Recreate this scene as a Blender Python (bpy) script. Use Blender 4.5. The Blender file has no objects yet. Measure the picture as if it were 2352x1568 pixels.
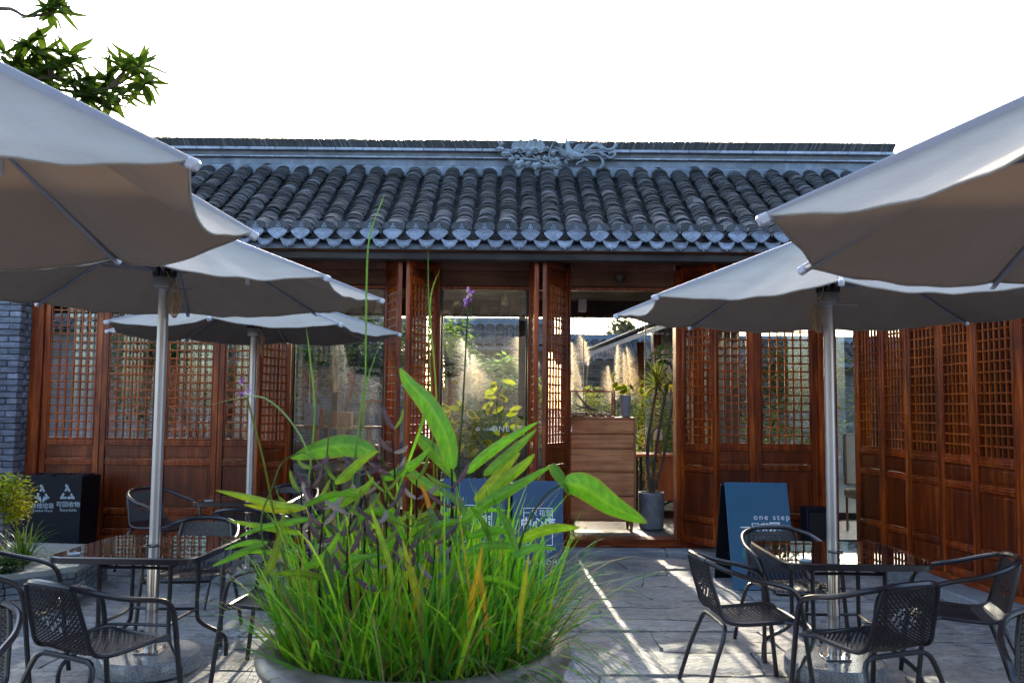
import bpy, math, random
from mathutils import Vector, Matrix, Euler, noise
R_ = math.radians
S = bpy.context.scene
COL = S.collection
random.seed(7)

# ------------------------------------------------------------------ camera
F_PX, CX, CY = 2000.0, 1176.0, 784.0          # focal length and centre in 2352x1568 picture units
CAM_H, PITCH, ROLL = 1.55, R_(4.2), R_(0.5)
cam_d = bpy.data.cameras.new('camera')
cam_d.sensor_width = 36.0
cam_d.lens = 36.0 * F_PX / 2352.0
cam_d.clip_end = 2000.0
cam_d.clip_start = 0.05
cam_d.dof.use_dof = True
cam_d.dof.focus_distance = 7.5
cam_d.dof.aperture_fstop = 7.0
cam = bpy.data.objects.new('camera', cam_d)
COL.objects.link(cam)
CAM_M = Matrix.Translation((0, 0, CAM_H)) @ Matrix.Rotation(math.pi / 2 + PITCH, 4, 'X') @ Matrix.Rotation(ROLL, 4, 'Z')
cam.matrix_world = CAM_M
S.camera = cam

# ------------------------------------------------------------------ sky, sun, exposure
SUN_EL, SUN_AZ = R_(18.6), R_(-2.5)           # azimuth measured from +Y towards +X
w = bpy.data.worlds.new('World'); S.world = w; w.use_nodes = True
nt = w.node_tree; nt.nodes.clear()
wo = nt.nodes.new('ShaderNodeOutputWorld'); wb = nt.nodes.new('ShaderNodeBackground')
sk = nt.nodes.new('ShaderNodeTexSky'); sk.sky_type = 'NISHITA'; sk.sun_disc = False
sk.sun_elevation = SUN_EL; sk.sun_rotation = SUN_AZ
sk.air_density = 1.0; sk.dust_density = 2.5; sk.ozone_density = 1.2; sk.altitude = 20
wb.inputs['Strength'].default_value = 0.15
nt.links.new(sk.outputs[0], wb.inputs[0]); nt.links.new(wb.outputs[0], wo.inputs[0])
sl = bpy.data.lights.new('sun', 'SUN'); sl.energy = 2.0; sl.angle = R_(0.5); sl.color = (1.0, 0.86, 0.68)
so = bpy.data.objects.new('sun', sl); COL.objects.link(so)
sdir = Vector((math.sin(SUN_AZ) * math.cos(SUN_EL), math.cos(SUN_AZ) * math.cos(SUN_EL), math.sin(SUN_EL)))
so.rotation_euler = sdir.to_track_quat('Z', 'Y').to_euler()
so.location = (0, 30, 20)
vs = S.view_settings
vs.view_transform = 'Standard'; vs.look = 'None'; vs.gamma = 1.0; vs.use_curve_mapping = False
vs.exposure = 2.55
S.render.engine = 'CYCLES'
cy = S.cycles
cy.use_denoising = True
try: cy.denoiser = 'OPENIMAGEDENOISE'
except Exception: pass
cy.max_bounces = 8; cy.transparent_max_bounces = 24; cy.diffuse_bounces = 4; cy.glossy_bounces = 4; cy.transmission_bounces = 6
cy.sample_clamp_indirect = 6.0
cy.caustics_reflective = False; cy.caustics_refractive = False

# ------------------------------------------------------------------ helpers
_R3 = CAM_M.to_3x3()
def P(u, v, Y):
    """the point on the plane y = Y that stands at u, v of the 2352-wide photograph"""
    d = _R3 @ Vector(((u - CX) / F_PX, (CY - v) / F_PX, -1.0))
    t = Y / d.y
    return Vector((d.x * t, Y, CAM_H + d.z * t))
def PX(u, Y, v=931): return P(u, v, Y).x
def PZ(v, Y, u=1176): return P(u, v, Y).z

class MB:
    def __init__(s): s.v = []; s.f = []; s.c = []
    def add(s, vs_, fs, col=None):
        o = len(s.v)
        s.v.extend([tuple(p) for p in vs_]); s.f.extend([tuple(i + o for i in f) for f in fs])
        s.c.extend([col or (1, 1, 1)] * len(vs_))
        return s
    def box(s, c, d, M=None, col=None):
        x, y, z = d[0] / 2, d[1] / 2, d[2] / 2
        vs_ = [Vector((c[0] + i * x, c[1] + j * y, c[2] + k * z)) for k in (-1, 1) for j in (-1, 1) for i in (-1, 1)]
        if M: vs_ = [M @ p for p in vs_]
        return s.add(vs_, [(0, 2, 3, 1), (4, 5, 7, 6), (0, 1, 5, 4), (2, 6, 7, 3), (0, 4, 6, 2), (1, 3, 7, 5)], col)
    def bbox(s, c, d, b=0.004, M=None, col=None):
        """box with chamfered edges"""
        hx, hy, hz = d[0] / 2, d[1] / 2, d[2] / 2
        b = min(b, hx * .45, hy * .45, hz * .45)
        ids, vs_ = {}, []
        for i in (-1, 1):
            for j in (-1, 1):
                for k in (-1, 1):
                    for a in range(3):
                        p = [i * (hx - b), j * (hy - b), k * (hz - b)]
                        p[a] = (i * hx, j * hy, k * hz)[a]
                        ids[(i, j, k, a)] = len(vs_)
                        q = Vector((c[0] + p[0], c[1] + p[1], c[2] + p[2]))
                        vs_.append(M @ q if M else q)
        fs = []
        cyc = [(-1, -1), (1, -1), (1, 1), (-1, 1)]
        for a in range(3):
            for sgn in (-1, 1):
                q = []
                for (m, n) in cyc:
                    k = [0, 0, 0]; k[a] = sgn; k[(a + 1) % 3] = m; k[(a + 2) % 3] = n
                    q.append(ids[tuple(k) + (a,)])
                fs.append(tuple(q if sgn > 0 else q[::-1]))
        for a in range(3):
            b1, b2 = (a + 1) % 3, (a + 2) % 3
            for m in (-1, 1):
                for n in (-1, 1):
                    k0 = [0, 0, 0]; k0[a] = -1; k0[b1] = m; k0[b2] = n
                    k1 = list(k0); k1[a] = 1
                    q = [ids[tuple(k0) + (b1,)], ids[tuple(k1) + (b1,)], ids[tuple(k1) + (b2,)], ids[tuple(k0) + (b2,)]]
                    fs.append(tuple(q if m * n < 0 else q[::-1]))
        for i in (-1, 1):
            for j in (-1, 1):
                for k in (-1, 1):
                    q = [ids[(i, j, k, 0)], ids[(i, j, k, 1)], ids[(i, j, k, 2)]]
                    fs.append(tuple(q if i * j * k > 0 else q[::-1]))
        return s.add(vs_, fs, col)
    def tube(s, pts, r, n=8, cap=True, col=None, up=None, flat=1.0):
        pts = [Vector(p) for p in pts]
        rs = r if isinstance(r, (list, tuple)) else [r] * len(pts)
        vs_, fs = [], []
        prev = None
        for i, p in enumerate(pts):
            t = (pts[min(i + 1, len(pts) - 1)] - pts[max(i - 1, 0)])
            if t.length < 1e-9: t = Vector((0, 0, 1))
            t.normalize()
            if prev is None:
                a = Vector((0, 0, 1)) if abs(t.z) < .9 else Vector((1, 0, 0))
                x = t.cross(a).normalized()
            else:
                x = (prev - t * prev.dot(t))
                x = x.normalized() if x.length > 1e-6 else t.orthogonal().normalized()
            prev = x; y = t.cross(x)
            for k in range(n):
                an = 2 * math.pi * k / n
                vs_.append(p + x * (math.cos(an) * rs[i]) + y * (math.sin(an) * rs[i] * flat))
        for i in range(len(pts) - 1):
            for k in range(n):
                fs.append((i * n + k, i * n + (k + 1) % n, (i + 1) * n + (k + 1) % n, (i + 1) * n + k))
        if cap:
            fs.append(tuple(range(n))[::-1]); fs.append(tuple((len(pts) - 1) * n + k for k in range(n)))
        return s.add(vs_, fs, col)
    def lathe(s, prof, c=(0, 0, 0), n=32, col=None, cap=True):
        vs_, fs = [], []
        for (r, z) in prof:
            for k in range(n):
                a = 2 * math.pi * k / n
                vs_.append((c[0] + r * math.cos(a), c[1] + r * math.sin(a), c[2] + z))
        for i in range(len(prof) - 1):
            for k in range(n):
                fs.append((i * n + k, i * n + (k + 1) % n, (i + 1) * n + (k + 1) % n, (i + 1) * n + k))
        if cap:
            fs.append(tuple(range(n))[::-1]); fs.append(tuple((len(prof) - 1) * n + k for k in range(n)))
        return s.add(vs_, fs, col)
    def prism(s, poly, a, b, axis='y', col=None, M=None):
        """poly of 2D points in the plane normal to axis, from a to b along it"""
        def mk(p, t):
            if axis == 'y': q = Vector((p[0], t, p[1]))
            elif axis == 'z': q = Vector((p[0], p[1], t))
            else: q = Vector((t, p[0], p[1]))
            return M @ q if M else q
        n = len(poly)
        vs_ = [mk(p, a) for p in poly] + [mk(p, b) for p in poly]
        fs = [tuple(range(n)), tuple(range(2 * n - 1, n - 1, -1))]
        for i in range(n): fs.append((i, i + n, (i + 1) % n + n, (i + 1) % n))
        return s.add(vs_, fs, col)
    def ribbon(s, pts, wid, side, col=None, cup=0.0, across=2):
        """a leaf or blade: a sheet along pts, widths wid, across direction side"""
        pts = [Vector(p) for p in pts]
        vs_, fs = [], []
        n = len(pts)
        for i, p in enumerate(pts):
            t = (pts[min(i + 1, n - 1)] - pts[max(i - 1, 0)])
            t = t.normalized() if t.length > 1e-9 else Vector((0, 0, 1))
            sd = side - t * side.dot(t)
            sd = sd.normalized() if sd.length > 1e-6 else t.orthogonal().normalized()
            nn = t.cross(sd)
            for k in range(across):
                q = k / (across - 1) * 2 - 1
                vs_.append(p + sd * (q * wid[i] / 2) + nn * (cup * wid[i] * (abs(q) - .5)))
        for i in range(n - 1):
            for k in range(across - 1):
                a = i * across + k
                fs.append((a, a + 1, a + across + 1, a + across))
        return s.add(vs_, fs, col)
    def build(s, name, m, parent=None, smooth=True, loc=(0, 0, 0), rot=(0, 0, 0), ang=38):
        return obj(name, s.mesh(name, m, smooth, ang), parent, loc, rot)
    def mesh(s, name, m, smooth=True, ang=38):
        me = bpy.data.meshes.new(name)
        me.from_pydata(s.v, [], s.f)
        if any(c != (1, 1, 1) for c in s.c):
            at = me.color_attributes.new('col', 'FLOAT_COLOR', 'POINT')
            fl = []
            for c in s.c: fl.extend((c[0], c[1], c[2], 1.0))
            at.data.foreach_set('color', fl)
        me.materials.append(m)
        if smooth:
            me.polygons.foreach_set('use_smooth', [True] * len(me.polygons))
            try: me.set_sharp_from_angle(angle=R_(ang))
            except Exception: pass
        me.update()
        return me

def obj(name, me, parent=None, loc=(0, 0, 0), rot=(0, 0, 0), scale=(1, 1, 1)):
    o = bpy.data.objects.new(name, me)
    COL.objects.link(o)
    o.parent = parent; o.location = loc; o.rotation_euler = rot; o.scale = scale
    return o
def empty(name, loc=(0, 0, 0), rot=(0, 0, 0), parent=None):
    o = obj(name, None, parent, loc, rot); o.empty_display_size = .1
    return o
def tag(o, label=None, cat=None, group=None, kind=None):
    if label: o['label'] = label
    if cat: o['category'] = cat
    if group: o['group'] = group
    if kind: o['kind'] = kind
    return o
def kids(o): return [c for c in bpy.data.objects if c.parent == o]
def copy_tree(o, parent=None, tree=None):
    c = o.copy(); COL.objects.link(c); c.parent = parent
    for ch in (tree[o.name] if tree and o.name in tree else []): copy_tree(ch, c, tree)
    return c
def tree_of(o):
    t = {}
    for c in bpy.data.objects:
        if c.parent: t.setdefault(c.parent.name, []).append(c)
    return t
def cr(pts, n=6, closed=False):
    """smooth curve through points"""
    pts = [Vector(p) for p in pts]; out = []
    m = len(pts)
    rng = range(m if closed else m - 1)
    for i in rng:
        if closed: p0, p1, p2, p3 = pts[i - 1], pts[i], pts[(i + 1) % m], pts[(i + 2) % m]
        else: p0, p1, p2, p3 = pts[max(i - 1, 0)], pts[i], pts[i + 1], pts[min(i + 2, m - 1)]
        for k in range(n):
            t = k / n
            out.append(.5 * ((2 * p1) + (p2 - p0) * t + (2 * p0 - 5 * p1 + 4 * p2 - p3) * t * t + (3 * p1 - p0 - 3 * p2 + p3) * t ** 3))
    if not closed: out.append(pts[-1])
    else: out.append(out[0])
    return out
def text(body, size, m, parent, M, name='lettering', ax='CENTER', ext=.0006, sx=1.0, off=0.0, spacing=1.0):
    c = bpy.data.curves.new(name, 'FONT'); c.body = body; c.size = size; c.align_x = ax; c.extrude = ext; c.offset = off
    c.space_character = spacing; c.resolution_u = 3
    o = bpy.data.objects.new(name, c); COL.objects.link(o)
    bpy.context.view_layer.update()
    me = bpy.data.meshes.new_from_object(o)
    bpy.data.objects.remove(o); bpy.data.curves.remove(c)
    me.transform(Matrix.Diagonal((sx, 1, 1, 1)))
    me.materials.clear(); me.materials.append(m)
    r = obj(name, me, parent); r.matrix_local = M
    return r
def U(a, b): return random.uniform(a, b)
def jit(c, a): 
    k = 1 + U(-a, a); return (c[0] * k, c[1] * k, c[2] * k)
# ------------------------------------------------------------------ materials
MATS = {}
def nodes(name):
    m = bpy.data.materials.new(name); m.use_nodes = True
    MATS[name] = m
    t = m.node_tree; b = t.nodes['Principled BSDF']
    return m, t, b
def N(t, ty, **k):
    n = t.nodes.new(ty)
    for a, v in k.items(): setattr(n, a, v)
    return n
def coords(t, scale=(1, 1, 1), kind='pos', rot=(0, 0, 0)):
    mp = N(t, 'ShaderNodeMapping'); mp.inputs['Scale'].default_value = scale; mp.inputs['Rotation'].default_value = rot
    if kind == 'pos': g = N(t, 'ShaderNodeNewGeometry'); t.links.new(g.outputs['Position'], mp.inputs['Vector'])
    else: g = N(t, 'ShaderNodeTexCoord'); t.links.new(g.outputs['Object'], mp.inputs['Vector'])
    return mp.outputs[0]
def noise_n(t, vec, scale, detail=4, rough=.55, dist=0):
    n = N(t, 'ShaderNodeTexNoise'); n.inputs['Scale'].default_value = scale; n.inputs['Detail'].default_value = detail
    n.inputs['Roughness'].default_value = rough; n.inputs['Distortion'].default_value = dist
    t.links.new(vec, n.inputs['Vector']); return n.outputs['Fac']
def ramp(t, fac, stops):
    r = N(t, 'ShaderNodeValToRGB'); e = r.color_ramp.elements
    while len(e) < len(stops): e.new(.5)
    for i, (p, c) in enumerate(stops): e[i].position = p; e[i].color = (*c, 1)
    t.links.new(fac, r.inputs[0]); return r.outputs[0]
def mixc(t, a, b, fac, mode='MIX'):
    m = N(t, 'ShaderNodeMix', data_type='RGBA', blend_type=mode)
    for s_, v in ((6, a), (7, b), (0, fac)):
        if isinstance(v, (int, float)): m.inputs[s_].default_value = v
        elif isinstance(v, tuple): m.inputs[s_].default_value = (*v, 1)
        else: t.links.new(v, m.inputs[s_])
    return m.outputs[2]
def bump(t, b, h, strength=.3, dist=.01):
    n = N(t, 'ShaderNodeBump'); n.inputs['Strength'].default_value = strength; n.inputs['Distance'].default_value = dist
    t.links.new(h, n.inputs['Height']); t.links.new(n.outputs[0], b.inputs['Normal']); return n
def objrand(t, lo, hi):
    i = N(t, 'ShaderNodeObjectInfo'); r = N(t, 'ShaderNodeMapRange')
    r.inputs['To Min'].default_value = lo; r.inputs['To Max'].default_value = hi
    t.links.new(i.outputs['Random'], r.inputs['Value']); return r.outputs[0]
def mulv(t, col, val):
    return mixc(t, col, val, 1.0, 'MULTIPLY')
def plain(name, c, rough=.5, metal=0, spec=.5, var=.15, vs_=12, bmp=.0, bs=60):
    m, t, b = nodes(name)
    v = coords(t)
    f = noise_n(t, v, vs_, 5)
    col = ramp(t, f, [(.3, tuple(x * (1 - var) for x in c)), (.7, tuple(min(1, x * (1 + var)) for x in c))])
    t.links.new(col, b.inputs['Base Color'])
    b.inputs['Roughness'].default_value = rough; b.inputs['Metallic'].default_value = metal; b.inputs['Specular IOR Level'].default_value = spec
    if bmp: bump(t, b, noise_n(t, v, bs, 4), bmp, .004)
    return m
def wood(name, dark, mid, lite, grain='z', rough=.36, coat=.12, dens=26, rnd=.28, knots=False):
    m, t, b = nodes(name)
    sc = {'z': (1, 1, .07), 'x': (.07, 1, 1), 'y': (1, .07, 1)}[grain]
    v = coords(t, tuple(s_ * dens for s_ in sc))
    f = noise_n(t, v, 1.0, 6, .6, .6)
    f2 = noise_n(t, coords(t), 2.1, 3)
    c = ramp(t, f, [(.28, dark), (.5, mid), (.74, lite)])
    c = mixc(t, c, tuple(x * .55 for x in dark), ramp(t, f2, [(.42, (0, 0, 0)), (.78, (.75, .75, .75))]))
    if knots:
        kv = N(t, 'ShaderNodeTexVoronoi'); kv.inputs['Scale'].default_value = 1.6
        t.links.new(coords(t, (.8, 1, 2.2)), kv.inputs['Vector'])
        c = mixc(t, c, tuple(x * .35 for x in dark), ramp(t, kv.outputs['Distance'], [(.02, (1, 1, 1)), (.09, (0, 0, 0))]))
    c = mulv(t, c, objrand(t, 1 - rnd, 1 + rnd))
    t.links.new(c, b.inputs['Base Color'])
    rr = ramp(t, f2, [(.3, (rough * .75,) * 3), (.7, (rough * 1.3,) * 3)])
    t.links.new(rr, b.inputs['Roughness'])
    b.inputs['Coat Weight'].default_value = coat; b.inputs['Coat Roughness'].default_value = .3
    b.inputs['Specular IOR Level'].default_value = .28
    bump(t, b, f, .12, .003)
    return m
def stone(name, c1, c2, c3, scale=3, bmp=.5, rough=.8, layered=(1, 1, 1), rnd=.25, dist=.012, fine=30):
    m, t, b = nodes(name)
    v = coords(t, layered)
    f = noise_n(t, v, scale, 8, .62, .4)
    g = noise_n(t, coords(t), scale * .35, 4)
    c = ramp(t, f, [(.3, c1), (.52, c2), (.72, c3)])
    c = mixc(t, c, tuple(x * .5 for x in c1), ramp(t, g, [(.45, (0, 0, 0)), (.75, (.6, .6, .6))]))
    c = mulv(t, c, objrand(t, 1 - rnd, 1 + rnd))
    t.links.new(c, b.inputs['Base Color'])
    t.links.new(ramp(t, f, [(.3, (rough * .7,) * 3), (.7, (min(1, rough * 1.15),) * 3)]), b.inputs['Roughness'])
    h = N(t, 'ShaderNodeMath', operation='ADD')
    fn = noise_n(t, v, fine, 6, .65)
    k = N(t, 'ShaderNodeMath', operation='MULTIPLY'); k.inputs[1].default_value = .35
    t.links.new(fn, k.inputs[0]); t.links.new(f, h.inputs[0]); t.links.new(k.outputs[0], h.inputs[1])
    bump(t, b, h.outputs[0], bmp, dist)
    return m
def attr_mat(name, rough=.6, spec=.4, transl=0.0, tcol=(1, 1, 1), noise_amt=.25, nscale=20, bmp=0, coat=0):
    """colour of each piece carried on the mesh; optional light passing through thin leaves"""
    m, t, b = nodes(name)
    a = N(t, 'ShaderNodeAttribute', attribute_name='col')
    f = noise_n(t, coords(t), nscale, 4)
    c = mulv(t, a.outputs['Color'], ramp(t, f, [(.3, (1 - noise_amt,) * 3), (.7, (1 + noise_amt,) * 3)]))
    t.links.new(c, b.inputs['Base Color'])
    b.inputs['Roughness'].default_value = rough; b.inputs['Specular IOR Level'].default_value = spec
    b.inputs['Coat Weight'].default_value = coat
    if bmp: bump(t, b, f, bmp, .004)
    if transl:
        tr = N(t, 'ShaderNodeBsdfTranslucent'); ms = N(t, 'ShaderNodeMixShader'); ms.inputs[0].default_value = transl
        t.links.new(mixc(t, c, tcol, 1.0, 'MULTIPLY'), tr.inputs[0])
        o = t.nodes['Material Output']
        t.links.new(b.outputs[0], ms.inputs[1]); t.links.new(tr.outputs[0], ms.inputs[2]); t.links.new(ms.outputs[0], o.inputs[0])
    return m
def glass(name, tint=(.93, .97, .95), refl=1.0, rough=.01, ior=1.5):
    m, t, b = nodes(name)
    t.nodes.remove(b)
    tr = N(t, 'ShaderNodeBsdfTransparent'); tr.inputs[0].default_value = (*tint, 1)
    gl = N(t, 'ShaderNodeBsdfGlossy'); gl.inputs['Roughness'].default_value = rough
    fr = N(t, 'ShaderNodeFresnel'); fr.inputs['IOR'].default_value = ior
    k = N(t, 'ShaderNodeMath', operation='MULTIPLY'); k.inputs[1].default_value = refl; k.use_clamp = True
    ms = N(t, 'ShaderNodeMixShader')
    t.links.new(fr.outputs[0], k.inputs[0]); t.links.new(k.outputs[0], ms.inputs[0])
    t.links.new(tr.outputs[0], ms.inputs[1]); t.links.new(gl.outputs[0], ms.inputs[2])
    t.links.new(ms.outputs[0], t.nodes['Material Output'].inputs[0])
    return m

W_D, W_M, W_L = (.08, .009, .002), (.25, .038, .005), (.5, .115, .012)
wood_v = wood('varnished_wood_upright', W_D, W_M, W_L, 'z')
wood_h = wood('varnished_wood_level', W_D, W_M, W_L, 'x')
wood_y = wood('varnished_wood_side', W_D, W_M, W_L, 'y')
wood_bar = wood('lattice_wood', (.13, .019, .003), (.33, .06, .007), (.54, .135, .015), 'z', rough=.27, coat=.2, rnd=.2)
wood_p = wood('door_panel_wood', (.055, .007, .002), (.14, .022, .003), (.3, .062, .008), 'z', rough=.36, dens=14)
wood_beam = wood('knotted_beam_wood', (.1, .04, .025), (.17, .075, .045), (.25, .115, .07), 'x', rough=.55, coat=.05, dens=18, knots=True)
wood_pink = wood('weathered_lintel_wood', (.17, .07, .055), (.25, .11, .085), (.32, .15, .12), 'x', rough=.6, coat=0, dens=16)
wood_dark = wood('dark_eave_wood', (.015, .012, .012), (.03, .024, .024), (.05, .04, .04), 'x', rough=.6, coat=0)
oak = wood('oak_drawer_wood', (.34, .12, .045), (.56, .23, .09), (.7, .34, .15), 'x', rough=.6, coat=.0, dens=30, rnd=.06)
oak_d = wood('oak_frame_wood', (.24, .09, .035), (.36, .15, .06), (.46, .22, .095), 'z', rough=.5, coat=.05, rnd=.05)
orange_wood = wood('cherry_desk_wood', (.26, .08, .025), (.36, .12, .04), (.44, .17, .06), 'z', rough=.45, coat=.1)  # orange light on the desk panel is put into this wood colour
tile_mass = attr_mat('grey_roof_tile', rough=.7, spec=.3, noise_amt=.4, nscale=55, bmp=.35)
ornament_m = stone('carved_grey_clay', (.13, .16, .2), (.2, .24, .29), (.29, .33, .38), 12, .35, .75, rnd=0, dist=.004)
plaster_m = stone('blue_grey_plaster', (.075, .095, .13), (.13, .16, .21), (.24, .28, .34), 5, .3, .8, (1, 1, .4), 0, .006)
ridge_brick_m = stone('ridge_moulding_clay', (.05, .058, .07), (.09, .1, .12), (.17, .19, .22), 7, .3, .8, (.6, 1, 1), .3, .006)
eave_cap_m = stone('eave_tile_clay', (.16, .19, .25), (.25, .29, .37), (.36, .41, .5), 30, .5, .6, rnd=.25, dist=.004, fine=90)
def tile_obj_mat():
    m, t, b = nodes('single_roof_tile')
    f = noise_n(t, coords(t), 45, 6, .65)
    c = ramp(t, f, [(.3, (.014, .016, .02)), (.55, (.031, .035, .042)), (.75, (.085, .093, .105))])
    c = mulv(t, c, objrand(t, .55, 1.6))
    t.links.new(c, b.inputs['Base Color']); b.inputs['Roughness'].default_value = .6
    bump(t, b, f, .35, .004); return m
tile_obj = tile_obj_mat()
def flag_mat():
    m, t, b = nodes('flagstone')
    v = coords(t, (.8, 1.35, 1))
    big = noise_n(t, v, 2.6, 6, .6, .5); mid = noise_n(t, v, 9, 8, .68, .9); fine = noise_n(t, v, 42, 6, .7)
    c = ramp(t, mid, [(.32, (.13, .125, .13)), (.47, (.33, .32, .325)), (.6, (.46, .44, .425)), (.75, (.64, .6, .56))])
    c = mixc(t, c, (.3, .25, .2), ramp(t, big, [(.45, (0, 0, 0)), (.7, (.55, .55, .55))]))
    c = mulv(t, c, ramp(t, fine, [(.3, (.66,) * 3), (.7, (1.25,) * 3)]))
    c = mulv(t, c, objrand(t, .82, 1.16))
    t.links.new(c, b.inputs['Base Color'])
    t.links.new(ramp(t, mid, [(.3, (.42,) * 3), (.7, (.8,) * 3)]), b.inputs['Roughness'])
    h = N(t, 'ShaderNodeMath', operation='MULTIPLY_ADD'); h.inputs[1].default_value = .3
    t.links.new(fine, h.inputs[0]); t.links.new(mid, h.inputs[2])
    bump(t, b, h.outputs[0], 1.0, .05)
    return m
flag_m = flag_mat()
ground_m = stone('mortar_ground', (.14, .145, .16), (.21, .215, .235), (.28, .28, .29), 9, .9, .9, rnd=0)
step_m = stone('stone_step', (.2, .21, .23), (.3, .31, .33), (.4, .4, .41), 6, .7, .75, (.4, 1.5, 1), .15, .015)
garden_m = stone('garden_soil', (.035, .03, .018), (.07, .065, .03), (.1, .11, .04), 8, .8, .95, rnd=0)
brick_m = stone('grey_brick', (.1, .11, .15), (.19, .205, .26), (.3, .32, .38), 14, .7, .85, (.7, 1, 1.6), .3, .008, 60)
brick_lit_m = stone('pale_brick', (.22, .2, .18), (.34, .31, .28), (.42, .39, .35), 14, .6, .85, rnd=.25, dist=.006)  # lighter copy of the grey brick, sunlight put into its colour
mortar_m = stone('brick_mortar', (.07, .08, .1), (.11, .12, .15), (.15, .16, .19), 20, .5, .95, rnd=0)
slate_m = stone('planter_slate', (.07, .085, .1), (.13, .155, .17), (.22, .25, .26), 10, .7, .7, (.6, .6, 2), .4, .008)
slab_m = stone('planter_slab', (.2, .2, .19), (.29, .29, .27), (.37, .37, .35), 5, .4, .8, (.5, 1.5, 1), .1, .006)
granite_m, _t, _b = nodes('speckled_granite')
_v = N(_t, 'ShaderNodeTexVoronoi'); _v.inputs['Scale'].default_value = 330; _t.links.new(coords(_t), _v.inputs['Vector'])
_t.links.new(ramp(_t, _v.outputs['Color'], [(.1, (.05, .055, .065)), (.5, (.17, .18, .2)), (.9, (.36, .36, .37))]), _b.inputs['Base Color'])
_b.inputs['Roughness'].default_value = .22
pot_m = stone('glazed_pot', (.085, .075, .068), (.14, .125, .115), (.21, .19, .175), 7, .12, .38, rnd=0, dist=.004)
cement_m = stone('cement_pot', (.15, .16, .18), (.22, .23, .25), (.3, .31, .33), 9, .15, .7, rnd=.1, dist=.003)
soil_m = plain('potting_soil', (.03, .02, .012), .95, var=.5, vs_=60, bmp=.8, bs=90)
alu = plain('brushed_aluminium', (.42, .42, .45), .38, .85, var=.06, vs_=8)
steel = plain('polished_steel', (.5, .49, .48), .2, 1.0, var=.05, vs_=8)
rib_m = plain('grey_umbrella_rib', (.3, .3, .34), .45, .3, var=.06, vs_=9)
cap_white = plain('white_plastic', (.72, .73, .78), .4, var=.03)
dark_metal = plain('dark_painted_steel', (.013, .011, .016), .3, .0, .6, var=.25, vs_=7)
wicker_m = plain('black_woven_plastic', (.02, .016, .02), .36, 0, .5, var=.4, vs_=60)
black_m = plain('black_plastic', (.008, .008, .010), .5, var=.2)
table_glass = plain('black_table_glass', (.006, .006, .008), .02, 0, .9, var=.0)
bin_m = plain('navy_bin_panel', (.003, .004, .010), .55, 0, .25, var=.25, vs_=5)
sign_m = plain('teal_sign_board', (.008, .085, .17), .42, 0, .5, var=.1, vs_=2)
sign2_m = plain('navy_sign_board', (.010, .05, .125), .42, 0, .5, var=.1, vs_=2)
sign_patch = plain('teal_sticker', (.02, .16, .19), .5, var=.05)
print_m = plain('white_print', (.78, .8, .83), .6, var=.02)
print_grey = plain('pale_grey_print', (.3, .35, .4), .55, var=.05)
print_gold = plain('gold_print', (.6, .48, .2), .6, var=.02)
rope_m = plain('tan_rope', (.45, .3, .16), .8, var=.2, vs_=80)
pane_m = glass('window_pane', (.97, .985, .98), 1.3)
pane_thin = glass('terrarium_pane', (.97, .98, .97), .8)
dark_frame = plain('dark_steel_frame', (.012, .012, .013), .4, .2, var=.1)
ceil_m = wood('dark_ceiling_boards', (.02, .015, .013), (.035, .026, .022), (.05, .04, .034), 'x', rough=.7, coat=0)
floor_m = stone('interior_floor', (.16, .15, .15), (.22, .21, .2), (.28, .26, .25), 4, .1, .5, rnd=.1, dist=.003)
cream_m = plain('cream_leather', (.5, .4, .28), .5, var=.08)
lampshade = plain('cream_lampshade', (.75, .7, .6), .7, var=.03)
sensor_m = plain('dark_sensor_plastic', (.05, .045, .04), .4, var=.05)
book_m = attr_mat('book_cover', .6, .3, noise_amt=.08)
foliage = attr_mat('thin_leaf', .6, .2, .55, (.95, 1.0, .5), .22, 14)
blade_m = attr_mat('grass_blade', .45, .4, .58, (.9, 1.0, .4), .2, 30)
fluff_m = attr_mat('pampas_plume', .9, .1, .65, (1, .96, .85), .1, 20)
glow_leaf = attr_mat('backlit_leaf', .6, .2, .68, (1.0, 1.0, .55), .25, 9)
bark_m = stone('bark', (.05, .035, .025), (.1, .075, .055), (.16, .125, .1), 18, .8, .9, (1, 1, .25), 0, .01)
flower_m = attr_mat('petal', .5, .3, .35, (1, .9, 1), .1, 30)
def leaf_mat():
    m, t, b = nodes('broad_leaf')
    a = N(t, 'ShaderNodeAttribute', attribute_name='col')
    f = noise_n(t, coords(t), 22, 5, .6)
    c = mulv(t, a.outputs['Color'], ramp(t, f, [(.3, (.72,) * 3), (.7, (1.22, 1.2, 1.1))]))
    c = mixc(t, c, (.3, .22, .02), ramp(t, noise_n(t, coords(t), 11, 5, .7), [(.62, (0, 0, 0)), (.8, (.6, .6, .6))]))
    t.links.new(c, b.inputs['Base Color']); b.inputs['Roughness'].default_value = .36
    tr = N(t, 'ShaderNodeBsdfTranslucent'); ms = N(t, 'ShaderNodeMixShader'); ms.inputs[0].default_value = .5
    t.links.new(mixc(t, c, (.85, 1.0, .35), 1.0, 'MULTIPLY'), tr.inputs[0])
    t.links.new(b.outputs[0], ms.inputs[1]); t.links.new(tr.outputs[0], ms.inputs[2])
    t.links.new(ms.outputs[0], t.nodes['Material Output'].inputs[0])
    bump(t, b, f, .2, .004)
    return m
broad = leaf_mat()
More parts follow.
